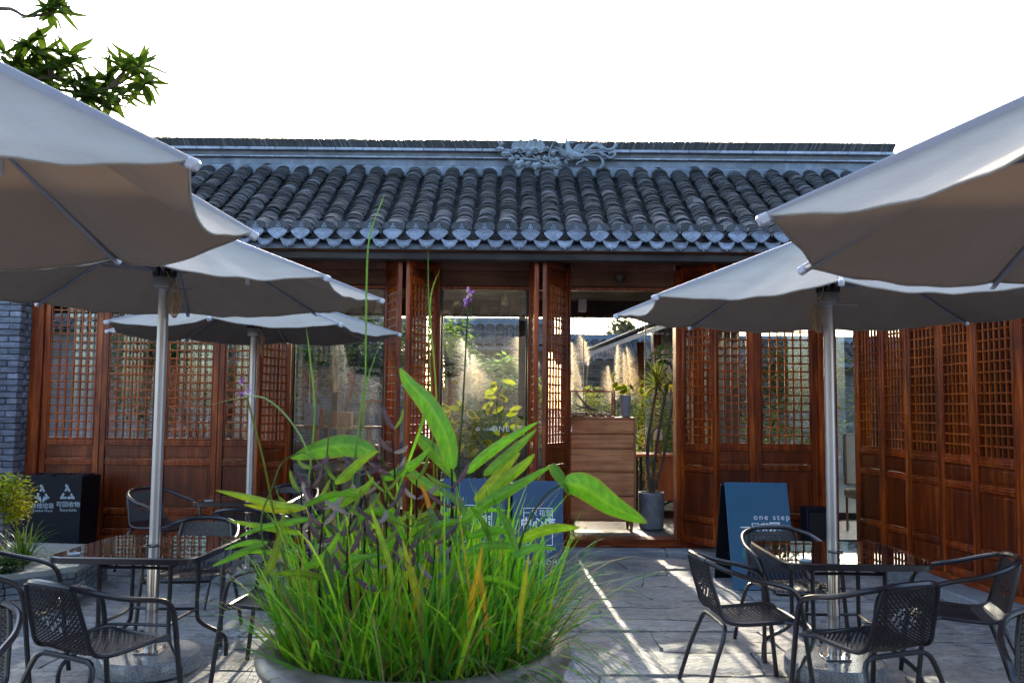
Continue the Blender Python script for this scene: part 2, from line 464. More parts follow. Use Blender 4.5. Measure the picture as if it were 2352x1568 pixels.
def fabric():
    m, t, b = nodes('umbrella_fabric')
    v = coords(t)
    f = noise_n(t, v, 3.5, 5)
    wv = noise_n(t, v, 900, 2)
    c = ramp(t, f, [(.3, (.34, .3, .255)), (.7, (.39, .35, .305))])
    under = ramp(t, f, [(.3, (.145, .128, .117)), (.7, (.175, .157, .145))])     # darker brown on the back faces
    st_ = ramp(t, noise_n(t, v, 1.1, 6, .65, .8), [(.5, (1, 1, 1)), (.72, (.84, .82, .79))])
    c = mulv(t, c, st_)
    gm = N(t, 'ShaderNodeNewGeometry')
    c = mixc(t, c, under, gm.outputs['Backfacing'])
    t.links.new(c, b.inputs['Base Color']); b.inputs['Roughness'].default_value = .85; b.inputs['Specular IOR Level'].default_value = .2
    tr = N(t, 'ShaderNodeBsdfTranslucent'); tr.inputs[0].default_value = (.4, .27, .18, 1)
    ms = N(t, 'ShaderNodeMixShader'); ms.inputs[0].default_value = .055
    t.links.new(b.outputs[0], ms.inputs[1]); t.links.new(tr.outputs[0], ms.inputs[2])
    t.links.new(ms.outputs[0], t.nodes['Material Output'].inputs[0])
    bump(t, b, noise_n(t, coords(t, (1, 1, 3)), 14, 4, .5, 1.2), .25, .012)
    return m
fabric_m = fabric()

def far_brick(name, c1, c2, mortar):
    m, t, b = nodes(name)
    g_ = N(t, 'ShaderNodeNewGeometry'); sx = N(t, 'ShaderNodeSeparateXYZ'); cx_ = N(t, 'ShaderNodeCombineXYZ'); ad = N(t, 'ShaderNodeMath', operation='ADD')
    t.links.new(g_.outputs['Position'], sx.inputs[0]); t.links.new(sx.outputs[0], ad.inputs[0]); t.links.new(sx.outputs[1], ad.inputs[1])
    t.links.new(ad.outputs[0], cx_.inputs[0]); t.links.new(sx.outputs[2], cx_.inputs[1])
    bt = N(t, 'ShaderNodeTexBrick'); bt.inputs['Scale'].default_value = 1.0
    bt.inputs['Brick Width'].default_value = .24; bt.inputs['Row Height'].default_value = .066; bt.inputs['Mortar Size'].default_value = .006
    for i, c in (('Color1', c1), ('Color2', c2), ('Mortar', mortar)): bt.inputs[i].default_value = (*c, 1)
    t.links.new(cx_.outputs[0], bt.inputs['Vector'])
    f = noise_n(t, coords(t), 5, 6)
    t.links.new(mulv(t, bt.outputs['Color'], ramp(t, f, [(.3, (.65,) * 3), (.7, (1.3,) * 3)])), b.inputs['Base Color'])
    b.inputs['Roughness'].default_value = .85
    inv = N(t, 'ShaderNodeMath', operation='SUBTRACT'); inv.inputs[0].default_value = 1; t.links.new(bt.outputs['Fac'], inv.inputs[1])
    bump(t, b, inv.outputs[0], .6, .008)
    return m
brick_far = far_brick('far_grey_brick', (.075, .08, .09), (.11, .115, .125), (.16, .16, .16))
brick_rear = far_brick('opposite_brick', (.1, .1, .1), (.16, .15, .145), (.22, .21, .2))
# ------------------------------------------------------------------ ground and paving
g = MB(); g.add([(-300, -300, -.019), (300, -300, -.019), (300, 600, -.019), (-300, 600, -.019)], [(0, 1, 2, 3)])
ground = tag(g.build('ground', ground_m, smooth=False), 'grey mortar bed under the courtyard flagstones', None, None, 'structure')
g = MB(); g.add([(-14, 11.9, -.012), (14, 11.9, -.012), (14, 40, -.012), (-14, 40, -.012)], [(0, 1, 2, 3)])
tag(g.build('garden_ground', garden_m, smooth=False), 'dark soil of the garden behind the tea house', None, None, 'structure')

FLY = {}
def row_y(i, x): return FLY[i] + .055 * noise.noise(Vector((x * .8, i * 7.3, 2.0))) + .02 * noise.noise(Vector((x * 3.1, i * 3.7, 5.0)))
def flagstone(i, i2, f0, f1, xb0, xt0, xb1, xt1, k):
    """one slab between two wavy courses (f0, f1 fractions of the course) and two slanted joints"""
    rg = random.Random(k)
    m = MB(); nx, ny = 8, 5; j = .008
    tz = rg.uniform(-.006, .006); ax, ay = rg.uniform(-.014, .014), rg.uniform(-.014, .014)
    cxm = (xb0 + xb1) / 2; cym = (FLY[i] + FLY[i2]) / 2
    vs_, fs = [], []
    wd_ = max(.1, xb1 - xb0); hh = max(.08, (FLY[i2] - FLY[i]) * (f1 - f0))
    for jy in range(ny + 1):
        b = j / hh + (1 - 2 * j / hh) * jy / ny
        for ix in range(nx + 1):
            a = j / wd_ + (1 - 2 * j / wd_) * ix / nx
            bb = f0 + (f1 - f0) * b
            x = (xb0 + (xb1 - xb0) * a) * (1 - bb) + (xt0 + (xt1 - xt0) * a) * bb
            y0_, y1_ = row_y(i, x), row_y(i2, x)
            y = y0_ + (y1_ - y0_) * bb
            edge = ix in (0, nx) or jy in (0, ny)
            x += rg.uniform(-.009, .009); y += rg.uniform(-.009, .009)
            z = tz + ax * (x - cxm) + ay * (y - cym) + noise.noise(Vector((x * 4, y * 6, k))) * .010 + noise.noise(Vector((x * 13, y * 17, k))) * .004 - (.008 * rg.uniform(.4, 1.3) if edge else 0)
            vs_.append((x, y, z))
    for jy in range(ny):
        for ix in range(nx):
            a = jy * (nx + 1) + ix
            fs.append((a, a + 1, a + nx + 2, a + nx + 1))
    rim = [q for q in range(nx + 1)] + [(nx + 1) * (j_ + 1) + nx for j_ in range(ny)] + [(nx + 1) * ny + q for q in range(nx - 1, -1, -1)] + [(nx + 1) * j_ for j_ in range(ny - 1, 0, -1)]
    o = len(vs_)
    for q in rim: vs_.append((vs_[q][0], vs_[q][1], -.028))
    L = len(rim)
    for q in range(L): fs.append((rim[q], o + q, o + (q + 1) % L, rim[(q + 1) % L]))
    m.add(vs_, fs)
    return m.build('flagstone', flag_m, ground, True, ang=70)
rg = random.Random(11); y = 1.7; i = 0
while True:
    FLY[i] = y
    if y > 9.1: FLY[i] = 9.2; break
    y += rg.uniform(.28, .58); i += 1
k = 0
for r_ in range(i):
    x = -5.8 + rg.uniform(-.4, 0); xt = x
    while x < 4.7:
        wd = rg.uniform(.4, 1.15); sl_ = rg.uniform(-.07, .07)
        nb, nt_ = x + wd, xt + wd + sl_
        if abs((nt_ - .5 * wd)) > .25 + abs(x + wd / 2): nt_ = nb
        nt_ = max(nb - .09, min(nb + .09, nt_))
        if abs(x + wd / 2) < FLY[r_ + 1] * .62 + .7:
            if FLY[r_ + 1] - FLY[r_] > .4 and rg.random() < .35:
                fm = rg.uniform(.4, .6); flagstone(r_, r_ + 1, 0, fm, x, xt, nb, nt_, k); flagstone(r_, r_ + 1, fm, 1, x, xt, nb, nt_, k + 700)
            else: flagstone(r_, r_ + 1, 0, 1, x, xt, nb, nt_, k)
        x, xt = nb, nt_; k += 1
# stone step along the tea house and kerb along the side hall
def slab_row(root, name, pts, m, n):
    for i in range(n):
        a, b = i / n, (i + 1) / n
        (p, q, wd, z0, z1) = pts
        A, B = Vector(p).lerp(Vector(q), a), Vector(p).lerp(Vector(q), b)
        d = (B - A); L = d.length; an = math.atan2(d.y, d.x)
        s_ = MB(); s_.bbox((0, 0, (z0 + z1) / 2), (L - .006, wd, z1 - z0), .012)
        s_.build(name, m, root, True, ((A.x + B.x) / 2, (A.y + B.y) / 2, 0), (0, 0, an))
step = empty('stone_step', (0, 0, 0)); tag(step, 'low grey stone step in front of the tea house doors', None, None, 'structure')
slab_row(step, 'step_slab', ((-5.6, 9.33), (3.7, 9.33), .3, -.02, .05), step_m, 9)
kerb = empty('kerb', (0, 0, 0)); tag(kerb, 'pale stone kerb along the foot of the side hall', None, None, 'structure')
def wingx(Y): return 4.597 - .098 * Y
slab_row(kerb, 'kerb_slab', ((wingx(4.2) - .17, 4.2), (wingx(9.1) - .17, 9.1), .3, -.02, .075), step_m, 6)

# ------------------------------------------------------------------ folding lattice doors
LW, Z0, Z1 = .62, .13, 3.05
def leaf_meshes():
    D = {}
    f = MB()
    st = .062; th = .05
    for sx in (-1, 1):
        f.bbox((sx * (LW / 2 - st / 2), 0, (Z0 + Z1) / 2), (st, th, Z1 - Z0), .006)
        f.bbox((sx * (LW / 2 - st - .009), 0, (1.16 + 2.8) / 2), (.016, th * .8, 1.66), .004)
    for (a, b) in ((Z0, .2), (.355, .42), (.875, .94), (1.085, 1.15), (2.82, 2.88), (2.985, Z1)):
        f.bbox((0, .0, (a + b) / 2), (LW - 2 * st + .002, th * .9, b - a), .006)
        f.bbox((0, .0, (a + b) / 2), (LW - 2 * st + .002, th * 1.12, .016), .006)
    for z in (1.158, 2.812): f.bbox((0, 0, z), (LW - 2 * st - .036, th * .8, .016), .004)
    D['frame'] = f.mesh('door_leaf', wood_v)
    def panel(a, b):
        m = MB(); wv = LW - 2 * st
        m.bbox((0, 0, (a + b) / 2), (wv - .004, .016, b - a - .004), .003)
        m.bbox((0, 0, (a + b) / 2), (wv - .05, .026, b - a - .045), .010)
        return m.mesh('panel', wood_p)
    D['panels'] = [panel(.2, .355), panel(.42, .875), panel(.94, 1.085), panel(2.88, 2.985)]
    vb = MB(); vb.bbox((0, 0, 1.985), (.017, .026, 1.64), .005); D['vb'] = vb.mesh('lattice_bar', wood_bar)
    hb = MB(); hb.bbox((0, 0, 0), (LW - 2 * st - .034, .03, .0165), .005); D['hb'] = hb.mesh('lattice_bar', wood_bar)
    return D
LM = leaf_meshes()
def door_leaf(root, p0, p1):
    (x0, y0), (x1, y1) = p0, p1
    L = math.hypot(x1 - x0, y1 - y0); an = math.atan2(y1 - y0, x1 - x0)
    lf = obj('door_leaf', LM['frame'], root, ((x0 + x1) / 2, (y0 + y1) / 2, 0), (0, 0, an), ((L - .001) / LW, 1, 1))
    for pm in LM['panels']: obj('panel', pm, lf)
    for i in range(1, 6): obj('lattice_bar', LM['vb'], lf, (-.229 + i * .458 / 6, 0, 0))
    for j in range(1, 19): obj('lattice_bar', LM['hb'], lf, (0, 0, 1.166 + j * 1.638 / 19))
    return lf

# ------------------------------------------------------------------ tea house
YF = 9.5
house = empty('tea_house', (0, YF, 0))
tag(house, 'timber tea house with grey tiled roof and lattice folding doors', 'building')
house.location = (0, 0, 0)
def part(root, name, boxes, m, b=.006, smooth=True):
    o = MB()
    for (x0, x1, y0, y1, z0, z1) in boxes: o.bbox(((x0 + x1) / 2, (y0 + y1) / 2, (z0 + z1) / 2), (x1 - x0, y1 - y0, z1 - z0), b)
    return o.build(name, m, root, smooth)
xs = lambda u: PX(u, YF)
YL = 9.46
# closed leaves on the left, folded ones between the bays, closed ones on the right
for a, b in ((102, 237), (237, 373), (373, 505), (505, 641)): door_leaf(house, (xs(a), YL), (xs(b), YL))
door_leaf(house, (PX(589, 8.92), 8.92), (xs(662), YL - .02))
door_leaf(house, (xs(888), YL - .02), (PX(914, 8.9), 8.9))
door_leaf(house, (PX(932, 8.9), 8.9), (xs(1000), YL - .02))
door_leaf(house, (xs(1222), YL - .02), (PX(1231, 8.9), 8.9))
door_leaf(house, (PX(1249, 8.9), 8.9), (xs(1302), YL - .02))
door_leaf(house, (xs(1562), YL - .02), (PX(1648, 8.96), 8.96))
for a, b in ((1594, 1730), (1730, 1874)): door_leaf(house, (xs(a), YL), (xs(b), YL))
# posts
for (a, b, y0, y1) in ((75, 102, 9.4, 9.62), (641, 666, 9.47, 9.66), (880, 897, 9.47, 9.66), (992, 1008, 9.47, 9.66), (1212, 1226, 9.47, 9.66), (1296, 1310, 9.47, 9.66), (1552, 1568, 9.47, 9.66), (1874, 1897, 9.4, 9.62), (1905, 1917, 9.42, 9.6)):
    part(house, 'post', [(xs(a), xs(b), y0, y1, .02, 3.1)], wood_v)
XL, XR = xs(75), 4.3
part(house, 'sill', [(XL, xs(1300), 9.43, 9.66, .052, .128)], wood_h)
part(house, 'sill', [(xs(1300) + .003, xs(1560), 9.41, 9.66, .052, .14)], wood_h)
part(house, 'sill', [(xs(1560) + .003, xs(1917), 9.43, 9.66, .052, .128)], wood_h)
part(house, 'lintel', [(XL, 3.9, 9.51, 9.66, 3.03, 3.13)], wood_pink)
part(house, 'beam', [(XL, 3.9, 9.53, 9.68, 2.865, 3.027)], wood_beam)
part(house, 'beam', [(XL, 3.9, 9.56, 9.66, 2.825, 2.862)], wood_v)
for u in (972, 1308, 1555, 870): part(house, 'bracket', [(xs(u) - .05, xs(u) + .05, 9.47, 9.508, 3.04, 3.115)], wood_pink)
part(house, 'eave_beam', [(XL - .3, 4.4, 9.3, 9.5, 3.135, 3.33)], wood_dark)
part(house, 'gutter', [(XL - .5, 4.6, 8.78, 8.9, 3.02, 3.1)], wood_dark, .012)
part(house, 'fascia_board', [(XL - .5, 4.6, 8.82, 8.87, 3.105, 3.16)], wood_beam)
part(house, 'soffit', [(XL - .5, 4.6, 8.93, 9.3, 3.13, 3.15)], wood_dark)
# small lamp or sensor on the beam and spotlight inside
s_ = MB(); c0 = P(1423, 641, 9.52)
for i in range(6):
    pass
s_.lathe([(.001, -.075), (.03, -.07), (.05, -.05), (.06, -.02), (.062, 0)], (c0.x, 9.5, c0.z + .03), 20)
tag(s_.build('sensor_lamp', sensor_m, house), None)

# iron stays that hold the opened leaves
for (u, v, Y, u2, v2, Y2) in ((1545, 1235, 9.35, 1566, 1258, 9.2), (1268, 1228, 9.35, 1256, 1250, 9.2), (1652, 1228, 8.98, 1664, 1250, 9.3)):
    o = MB(); a_, b_ = P(u, v, Y), P(u2, v2, Y2); o.tube([a_, b_], .006, 6); o.tube(cr([a_, a_ + Vector((0, -.01, .03)), a_ + Vector((.02, -.01, .03)), a_ + Vector((.02, 0, 0))], 3), .004, 5); o.build('door_stay', steel, house)

# window panes: one sheet of glass in each bay, and printing on it
def pane(root, x0, x1, y, z0, z1, m=pane_m, name='pane', t=.008):
    o = MB(); o.box(((x0 + x1) / 2, y, (z0 + z1) / 2), (x1 - x0, t, z1 - z0)); return o.build(name, m, root, False)
bays = [(xs(666) + .004, xs(880) - .004), (xs(1008) + .004, xs(1212) - .004), (xs(102) + .01, xs(641) - .006), (xs(1568) + .006, xs(1874) - .006), (xs(1917) + .004, 3.86)]
for (a, b) in bays: pane(house, a, b, 9.6, .15, 2.82)
for (x0, x1) in bays[:2]:
    part(house, 'pane_frame', [(x0, x0 + .02, 9.585, 9.615, .13, 2.823), (x1 - .02, x1, 9.585, 9.615, .13, 2.823)], dark_frame, .003)
MF = lambda x, y, z: Matrix.Translation((x, y, z)) @ Matrix.Rotation(math.pi / 2, 4, 'X')
def on_glass(u, v, body, size, m=print_m, **k):
    p = P(u, v, 9.59); return text(body, size, m, house, MF(p.x, 9.592, p.z), 'window_lettering', **k)
on_glass(1128, 990, 'ONE STEP GARDEN', .085, print_m, ax='LEFT', spacing=1.25)
on_glass(1108, 988, '小心玻璃', .035, print_m, ax='LEFT')
on_glass(783, 985, '小心玻璃', .045, print_gold, ax='LEFT')
on_glass(465, 987, 'ONE STEP', .085, print_gold, ax='LEFT', spacing=1.3)
on_glass(1935, 978, 'ONE ST', .055, print_m, ax='LEFT', spacing=1.05)
def warn(u, v, m):
    p = P(u, v, 9.59); o = MB(); r = .03
    for i in range(3):
        a0, a1 = math.pi / 2 + i * 2.0944, math.pi / 2 + (i + 1) * 2.0944
        A, B = Vector((math.cos(a0), math.sin(a0))) * r, Vector((math.cos(a1), math.sin(a1))) * r
        o.add([(p.x + A.x, 9.592, p.z + A.y), (p.x + B.x, 9.592, p.z + B.y), (p.x + B.x * .78, 9.592, p.z + B.y * .78), (p.x + A.x * .78, 9.592, p.z + A.y * .78)], [(0, 1, 2, 3)])
    o.box((p.x, 9.592, p.z), (.005, .001, .018))
    o.build('window_lettering', m, house, False)
warn(1098, 985, print_m); warn(773, 981, print_gold)

# interior
YB = 11.5
part(house, 'interior_floor', [(-6.2, 5.2, 9.665, YB + .1, .0, .12)], floor_m, .004)
part(house, 'interior_ceiling', [(-6.2, 5.2, 9.69, YB - .01, 2.93, 2.98)], ceil_m, .004)
part(house, 'side_wall', [(-6.35, -6.2, 9.5, YB + .1, 0, 3.1)], plaster_m)
part(house, 'side_wall', [(5.2, 5.35, 9.4, YB + .1, 0, 3.1)], plaster_m)
part(house, 'back_beam', [(-6.2, 5.2, YB - .06, YB + .06, 2.72, 3.1)], wood_dark)
part(house, 'back_sill', [(-6.2, 5.2, YB - .06, YB + .06, .12, .2)], wood_dark)
edges = [-6.18, -4.6, -3.5, -2.66, -1.6, PX(1015, YB), PX(1192, YB), PX(1340, YB), PX(1482, YB), 2.9, 4.0, 5.18]
for a, b in zip(edges, edges[1:]):
    pane(house, a + .006, b - .006, YB, .2, 2.72)
    part(house, 'pane_joint', [(b - .006, b + .006, YB - .012, YB + .012, .2, 2.72)], steel, .002)
part(house, 'spotlight', [(PX(1337, 10.6) - .05, PX(1337, 10.6) + .05, 10.55, 10.65, 2.7, 2.86)], cap_white, .01)
part(house, 'interior_column', [(PX(1190, 11.3), PX(1206, 11.3), 11.2, 11.36, .12, 2.93)], wood_dark)

# ------------------------------------------------------------------ tea house roof
E_Y, E_Z, T_Y, T_Z = 8.72, 3.215, 10.65, 4.43
RX0, RX1 = -6.3, 4.75
SL = math.atan2(T_Z - E_Z, T_Y - E_Y); LEN = math.hypot(T_Y - E_Y, T_Z - E_Z)
roof = MB()
roof.add([(RX0, E_Y, E_Z - .07), (RX1, E_Y, E_Z - .07), (RX1, T_Y + .1, T_Z - .02), (RX0, T_Y + .1, T_Z - .02),
          (RX0, E_Y, E_Z - .1), (RX1, E_Y, E_Z - .1), (RX1, T_Y + .1, T_Z - .1), (RX0, T_Y + .1, T_Z - .1),
          (RX0, 12.35, 3.36), (RX1, 12.35, 3.36), (RX0, 12.35, 3.31), (RX1, 12.35, 3.31)],
         [(0, 1, 2, 3), (7, 6, 5, 4), (0, 4, 5, 1), (3, 2, 9, 8), (11, 6, 7, 10), (8, 9, 11, 10), (0, 3, 7, 4), (1, 5, 6, 2), (3, 8, 10, 7), (2, 6, 11, 9)])
roof = roof.build('roof', ridge_brick_m, house, False)
CS = .2327; X0 = PX(1055, E_Y)
def slope(x, t, up=0.0):
    """point t metres up the slope"""
    return Vector((x, E_Y + t * math.cos(SL) - up * math.sin(SL), E_Z + t * math.sin(SL) + up * math.cos(SL)))
rt = random.Random(5)
def cover_tile(mb, M, r=.089, L=.16, col=None):
    n = 7; vs_, fs = [], []
    for (yy, rr) in ((0, r - .018), (0, r), (L, r * .97)):
        for i in range(n):
            a = math.pi * (.06 + .88 * i / (n - 1))
            vs_.append(M @ Vector((rr * math.cos(a), yy, rr * .72 * math.sin(a))))
    for k_ in range(2):
        for i in range(n - 1): fs.append((k_ * n + i + 1, k_ * n + i, (k_ + 1) * n + i, (k_ + 1) * n + i + 1))
    mb.add(vs_, fs, col)
def pan_tile(mb, M, r=.105, L=.16, col=None):
    n = 6; vs_, fs = [], []
    for (yy, zz) in ((0, -.012), (0, 0), (L, 0)):
        for i in range(n):
            a = math.pi * (.12 + .76 * i / (n - 1))
            vs_.append(M @ Vector((r * math.cos(a), yy, -.6 * r * math.sin(a) + .05 + zz)))
    for k_ in range(2):
        for i in range(n - 1): fs.append((k_ * n + i, k_ * n + i + 1, (k_ + 1) * n + i + 1, (k_ + 1) * n + i))
    mb.add(vs_, fs, col)
def tile_col():
    k_ = rt.random(); c = .013 + .024 * rt.random() + (.06 * rt.random() if k_ > .84 else 0)
    w_ = rt.uniform(-.08, .10)
    return (c * (.95 + w_ * .6), c * 1.0, c * (1.1 - w_))
ctile = MB(); cover_tile(ctile, Matrix.Identity(4)); ctile_me = ctile.mesh('roof_tile', tile_obj)
mass, pans = MB(), MB()
cap_mb = MB()
def disc_cap():
    o = MB(); n = 18
    # fan shaped end of a cover tile: flat face with a raised rim and ring
    pts = []
    for i in range(n + 1):
        a = math.pi * i / n; pts.append((.09 * math.cos(a), .032 + .036 * math.sin(a)))
    for i in range(1, 8):
        a = math.pi + math.pi * i / 8; k_ = abs(math.cos(a)); pts.append((.09 * math.cos(a) * .98, .032 - .078 * (1 - k_ ** 1.8)))
    o.prism(pts, -.012, .012, 'y')
    for sc, y0 in ((1.0, -.018), (.66, -.015), (.3, -.015)):
        lp = cr([(p[0] * sc, y0, .02 + (p[1] - .02) * sc) for p in pts[::2]], 2, True)
        o.tube(lp, .0055 if sc == 1 else .004, 4, False)
    return o.mesh('eave_end_tile', eave_cap_m)
def drip_cap():
    o = MB(); n = 14; pts = []
    for i in range(n + 1):
        q = -1 + 2 * i / n; pts.append((.082 * q, .03 - .022 * (1 - q * q)))
    low = []
    for i in range(1, n):
        q = 1 - 2 * i / n; k_ = abs(q)
        low.append((.081 * q, .03 - .105 * (1 - k_) ** .55 * (1 - .10 * math.sin(k_ * 9))))
    o.prism(pts + low, -.01, .01, 'y')
    poly = pts + low
    for sc in (.99, .68):
        o.tube(cr([(p[0] * sc, -.013, -.02 + (p[1] + .02) * sc) for p in poly[::2]], 2, True), .0045, 4, False)
    return o.mesh('drip_tile', eave_cap_m)
def crest_plate():
    o = MB()
    pts = [(-.1, -.01), (-.092, .05), (-.06, .062), (0, .067), (.06, .062), (.092, .05), (.1, -.01)]
    o.prism(pts, -.008, .012, 'y')
    o.tube([(p[0], -.004, p[1]) for p in pts], .006, 5)
    return o.mesh('crest_tile', tile_obj)
def crest_emblem():
    o = MB()
    o.box((0, -.0125, .03), (.02, .003, .006)); o.box((0, -.0125, .018), (.006, .003, .03)); o.box((0, -.0125, .006), (.046, .003, .005))
    for sx in (-1, 1): o.box((sx * .018, -.0125, .013), (.008, .003, .014))
    o.tube(cr([(.012 * math.cos(a), -.0125, .036 + .008 * math.sin(a)) for a in (0, 1.05, 2.1, 3.14)], 2), .0028, 4)
    return o.mesh('crest_emblem', eave_cap_m)
dm, pm_, cm, em = disc_cap(), drip_cap(), crest_plate(), crest_emblem()
RM = Matrix.Rotation(SL, 4, 'X')
n_rows = 52; dt = (LEN - .1) / n_rows
singles = 0
k0 = int((RX0 - X0) / CS) + 1; k1 = int((RX1 - X0) / CS)
for c in range(k0, k1):
    x = X0 + c * CS
    u_eave = 1176 + 2000 * x / E_Y
    inview = 560 < u_eave < 1830
    sag = rt.uniform(-.006, .006)
    for r_ in range(n_rows):
        t_ = .1 + r_ * dt
        jx = rt.gauss(0, .006); up = .012 + rt.uniform(-.007, .012) + .006 * math.sin(r_ * .5 + c * 2.1) + sag
        q = slope(x + jx, t_, up)
        Mt = Matrix.Translation(q) @ RM @ Matrix.Rotation(rt.gauss(0, .03), 4, 'Z') @ Matrix.Rotation(R_(-8) + rt.gauss(0, .035), 4, 'X')
        if inview and r_ < 11 and singles < 296:
            o = obj('roof_tile', ctile_me, roof); o.matrix_local = Mt; singles += 1
        else: cover_tile(mass, Mt, col=tile_col())
    for r_ in range(n_rows):
        t_ = .02 + r_ * dt
        q = slope(x + CS / 2 + rt.gauss(0, .003), t_, -.035)
        pan_tile(pans, Matrix.Translation(q) @ RM @ Matrix.Rotation(R_(-6) + rt.gauss(0, .02), 4, 'X'), col=tile_col())
    tz = rt.uniform(-.004, .004)
    obj('eave_end_tile', dm, roof, (x, E_Y - .015, E_Z + .035 + tz), (R_(-14) + rt.gauss(0, .03), 0, rt.gauss(0, .03)))
    obj('drip_tile', pm_, roof, (x + CS / 2, E_Y - .03, E_Z - .03 + rt.uniform(-.004, .004)), (R_(-18) + rt.gauss(0, .04), 0, rt.gauss(0, .03)))
    q = slope(x, .085, .09)
    cp = obj('crest_tile', cm, roof, q, (R_(-6), 0, rt.gauss(0, .03)))
    cp2 = obj('crest_emblem', em, roof, q + Vector((0, -.003, 0)), (R_(-6), 0, 0))
o = mass.build('roof_tiling', tile_mass, roof, True, ang=50); o['kind'] = 'stuff'
o = pans.build('valley_tiling', tile_mass, roof, True, ang=50); o['kind'] = 'stuff'

# ridge: plaster band, two mouldings with a recessed strip between, tiles stacked on edge on top
rid = MB(); rid.bbox(((RX0 + RX1) / 2, 10.78, 4.5), (RX1 - RX0, .16, .22), .01)
ridge = rid.build('ridge', plaster_m, house)
part(ridge, 'plaster_fillet', [(RX0, RX1, 10.60, 10.70, 4.36, 4.50)], plaster_m, .03)
x = RX0
while x < RX1:
    L = rt.uniform(.3, .42)
    part(ridge, 'moulding', [(x + .002, min(x + L, RX1) - .002, 10.655, 10.92, 4.615, 4.633)], eave_cap_m, .005)
    part(ridge, 'moulding', [(x + .002, min(x + L, RX1) - .002, 10.645, 10.93, 4.703, 4.738)], eave_cap_m, .006)
    x += L
part(ridge, 'ridge_core', [(RX0, RX1, 10.72, 10.86, 4.736, 4.853)], ridge_brick_m, .004)
part(ridge, 'recessed_strip', [(RX0, RX1, 10.70, 10.88, 4.634, 4.702)], ridge_brick_m, .004)
rtile = MB(); x = RX0
xm = PX(1285, 10.8)
while x < RX1:
    lean = R_(24) * (1 if x > xm else -1) + rt.gauss(0, .012)
    h = .135 + rt.gauss(0, .0012)
    M = Matrix.Translation((x, 10.79, 4.738)) @ Matrix.Rotation(lean, 4, 'Y')
    rtile.box((0, 0, h / 2), (.0142, .2, h), M, tile_col())
    x += .0152
o = rtile.build('ridge_tiling', tile_mass, ridge, False); o['kind'] = 'stuff'

# carved peonies and long-tailed bird on the ridge
orn = empty('ridge_ornament', (0, 0, 0), parent=house)
YO = 10.58
def OP(x, y, d=0.0):
    """point from the enlarged view of the ornament (2352x764 view of 400x130 source pixels)"""
    return P((1150 + x * .17007) * .9408, (320 + y * .17007) * .9408, YO - d)
def ostem(pts, r0, r1):
    m = MB(); q = cr([OP(*p) for p in pts], 5)
    m.tube(q, [r0 + (r1 - r0) * i / (len(q) - 1) for i in range(len(q))], 7)
    return m
def oleaf(m, base, tip, wd, lobes=3, d=.02):
    a, b = OP(*base, d), OP(*tip, d)
    ax = b - a; L = ax.length; ax.normalize(); sd = ax.cross(Vector((0, -1, 0))).normalized()
    n = 9; top, bot = [], []
    for i in range(n):
        t_ = i / (n - 1)
        ww = wd * math.sin(math.pi * min(1, t_ * .92 + .06)) ** .7 * (1 + .28 * math.sin(t_ * lobes * 6.28))
        curl = .25 * L * t_ * t_
        p = a + ax * (L * t_) + Vector((0, -.02 * math.sin(3.14 * t_), -curl * .25))
        top.append(p + sd * ww / 2); bot.append(p - sd * ww / 2)
    vs_, fs = [], []
    for i in range(n):
        mid = (top[i] + bot[i]) / 2
        vs_ += [top[i] + Vector((0, .012, 0)), mid + Vector((0, -.016, 0)), bot[i] + Vector((0, .012, 0)), mid + Vector((0, .03, 0))]
    for i in range(n - 1):
        for k_ in range(4): fs.append((i * 4 + k_, i * 4 + (k_ + 1) % 4, i * 4 + 4 + (k_ + 1) % 4, i * 4 + 4 + k_))
    m.add(vs_, fs)
st = MB()
stems = [([(1260, 530), (1120, 480), (960, 420), (760, 400), (620, 380), (540, 300), (460, 250), (380, 150), (360, 120)], .016, .007),
         ([(960, 430), (900, 360), (860, 310)], .012, .008), ([(840, 410), (760, 370), (700, 320)], .012, .008),
         ([(1260, 530), (1150, 450), (1120, 340), (1150, 230), (1190, 160)], .014, .007), ([(640, 390), (560, 400)], .009, .006),
         ([(1130, 520), (960, 490), (880, 500)], .01, .006)]
for p_, a, b in stems: st.v, st.f, st.c = (lambda o: (st.v + o.v, st.f + [tuple(i + len(st.v) for i in f) for f in o.f], st.c + o.c))(ostem(p_, a, b))
st.build('carved_stem', ornament_m, orn)
for base, tip, wd in (((480, 270), (345, 250), .07), ((560, 330), (415, 320), .07), ((700, 370), (610, 380), .06), ((640, 390), (520, 420), .06),
                      ((760, 430), (610, 500), .09), ((860, 450), (760, 500), .07), ((1000, 470), (850, 520), .09), ((870, 330), (770, 330), .07), ((970, 420), (960, 340), .06),
                      ((1110, 400), (1010, 380), .07), ((1120, 270), (1060, 230), .06), ((1140, 320), (1220, 310), .06), ((1150, 430), (1290, 410), .08), ((1230, 510), (1290, 430), .07),
                      ((1180, 170), (1220, 150), .05), ((440, 210), (450, 150), .06), ((590, 320), (590, 260), .06), ((1170, 520), (1000, 510), .06)):
    m = MB(); oleaf(m, base, tip, wd * .95, 2); m.build('carved_leaf', ornament_m, orn)
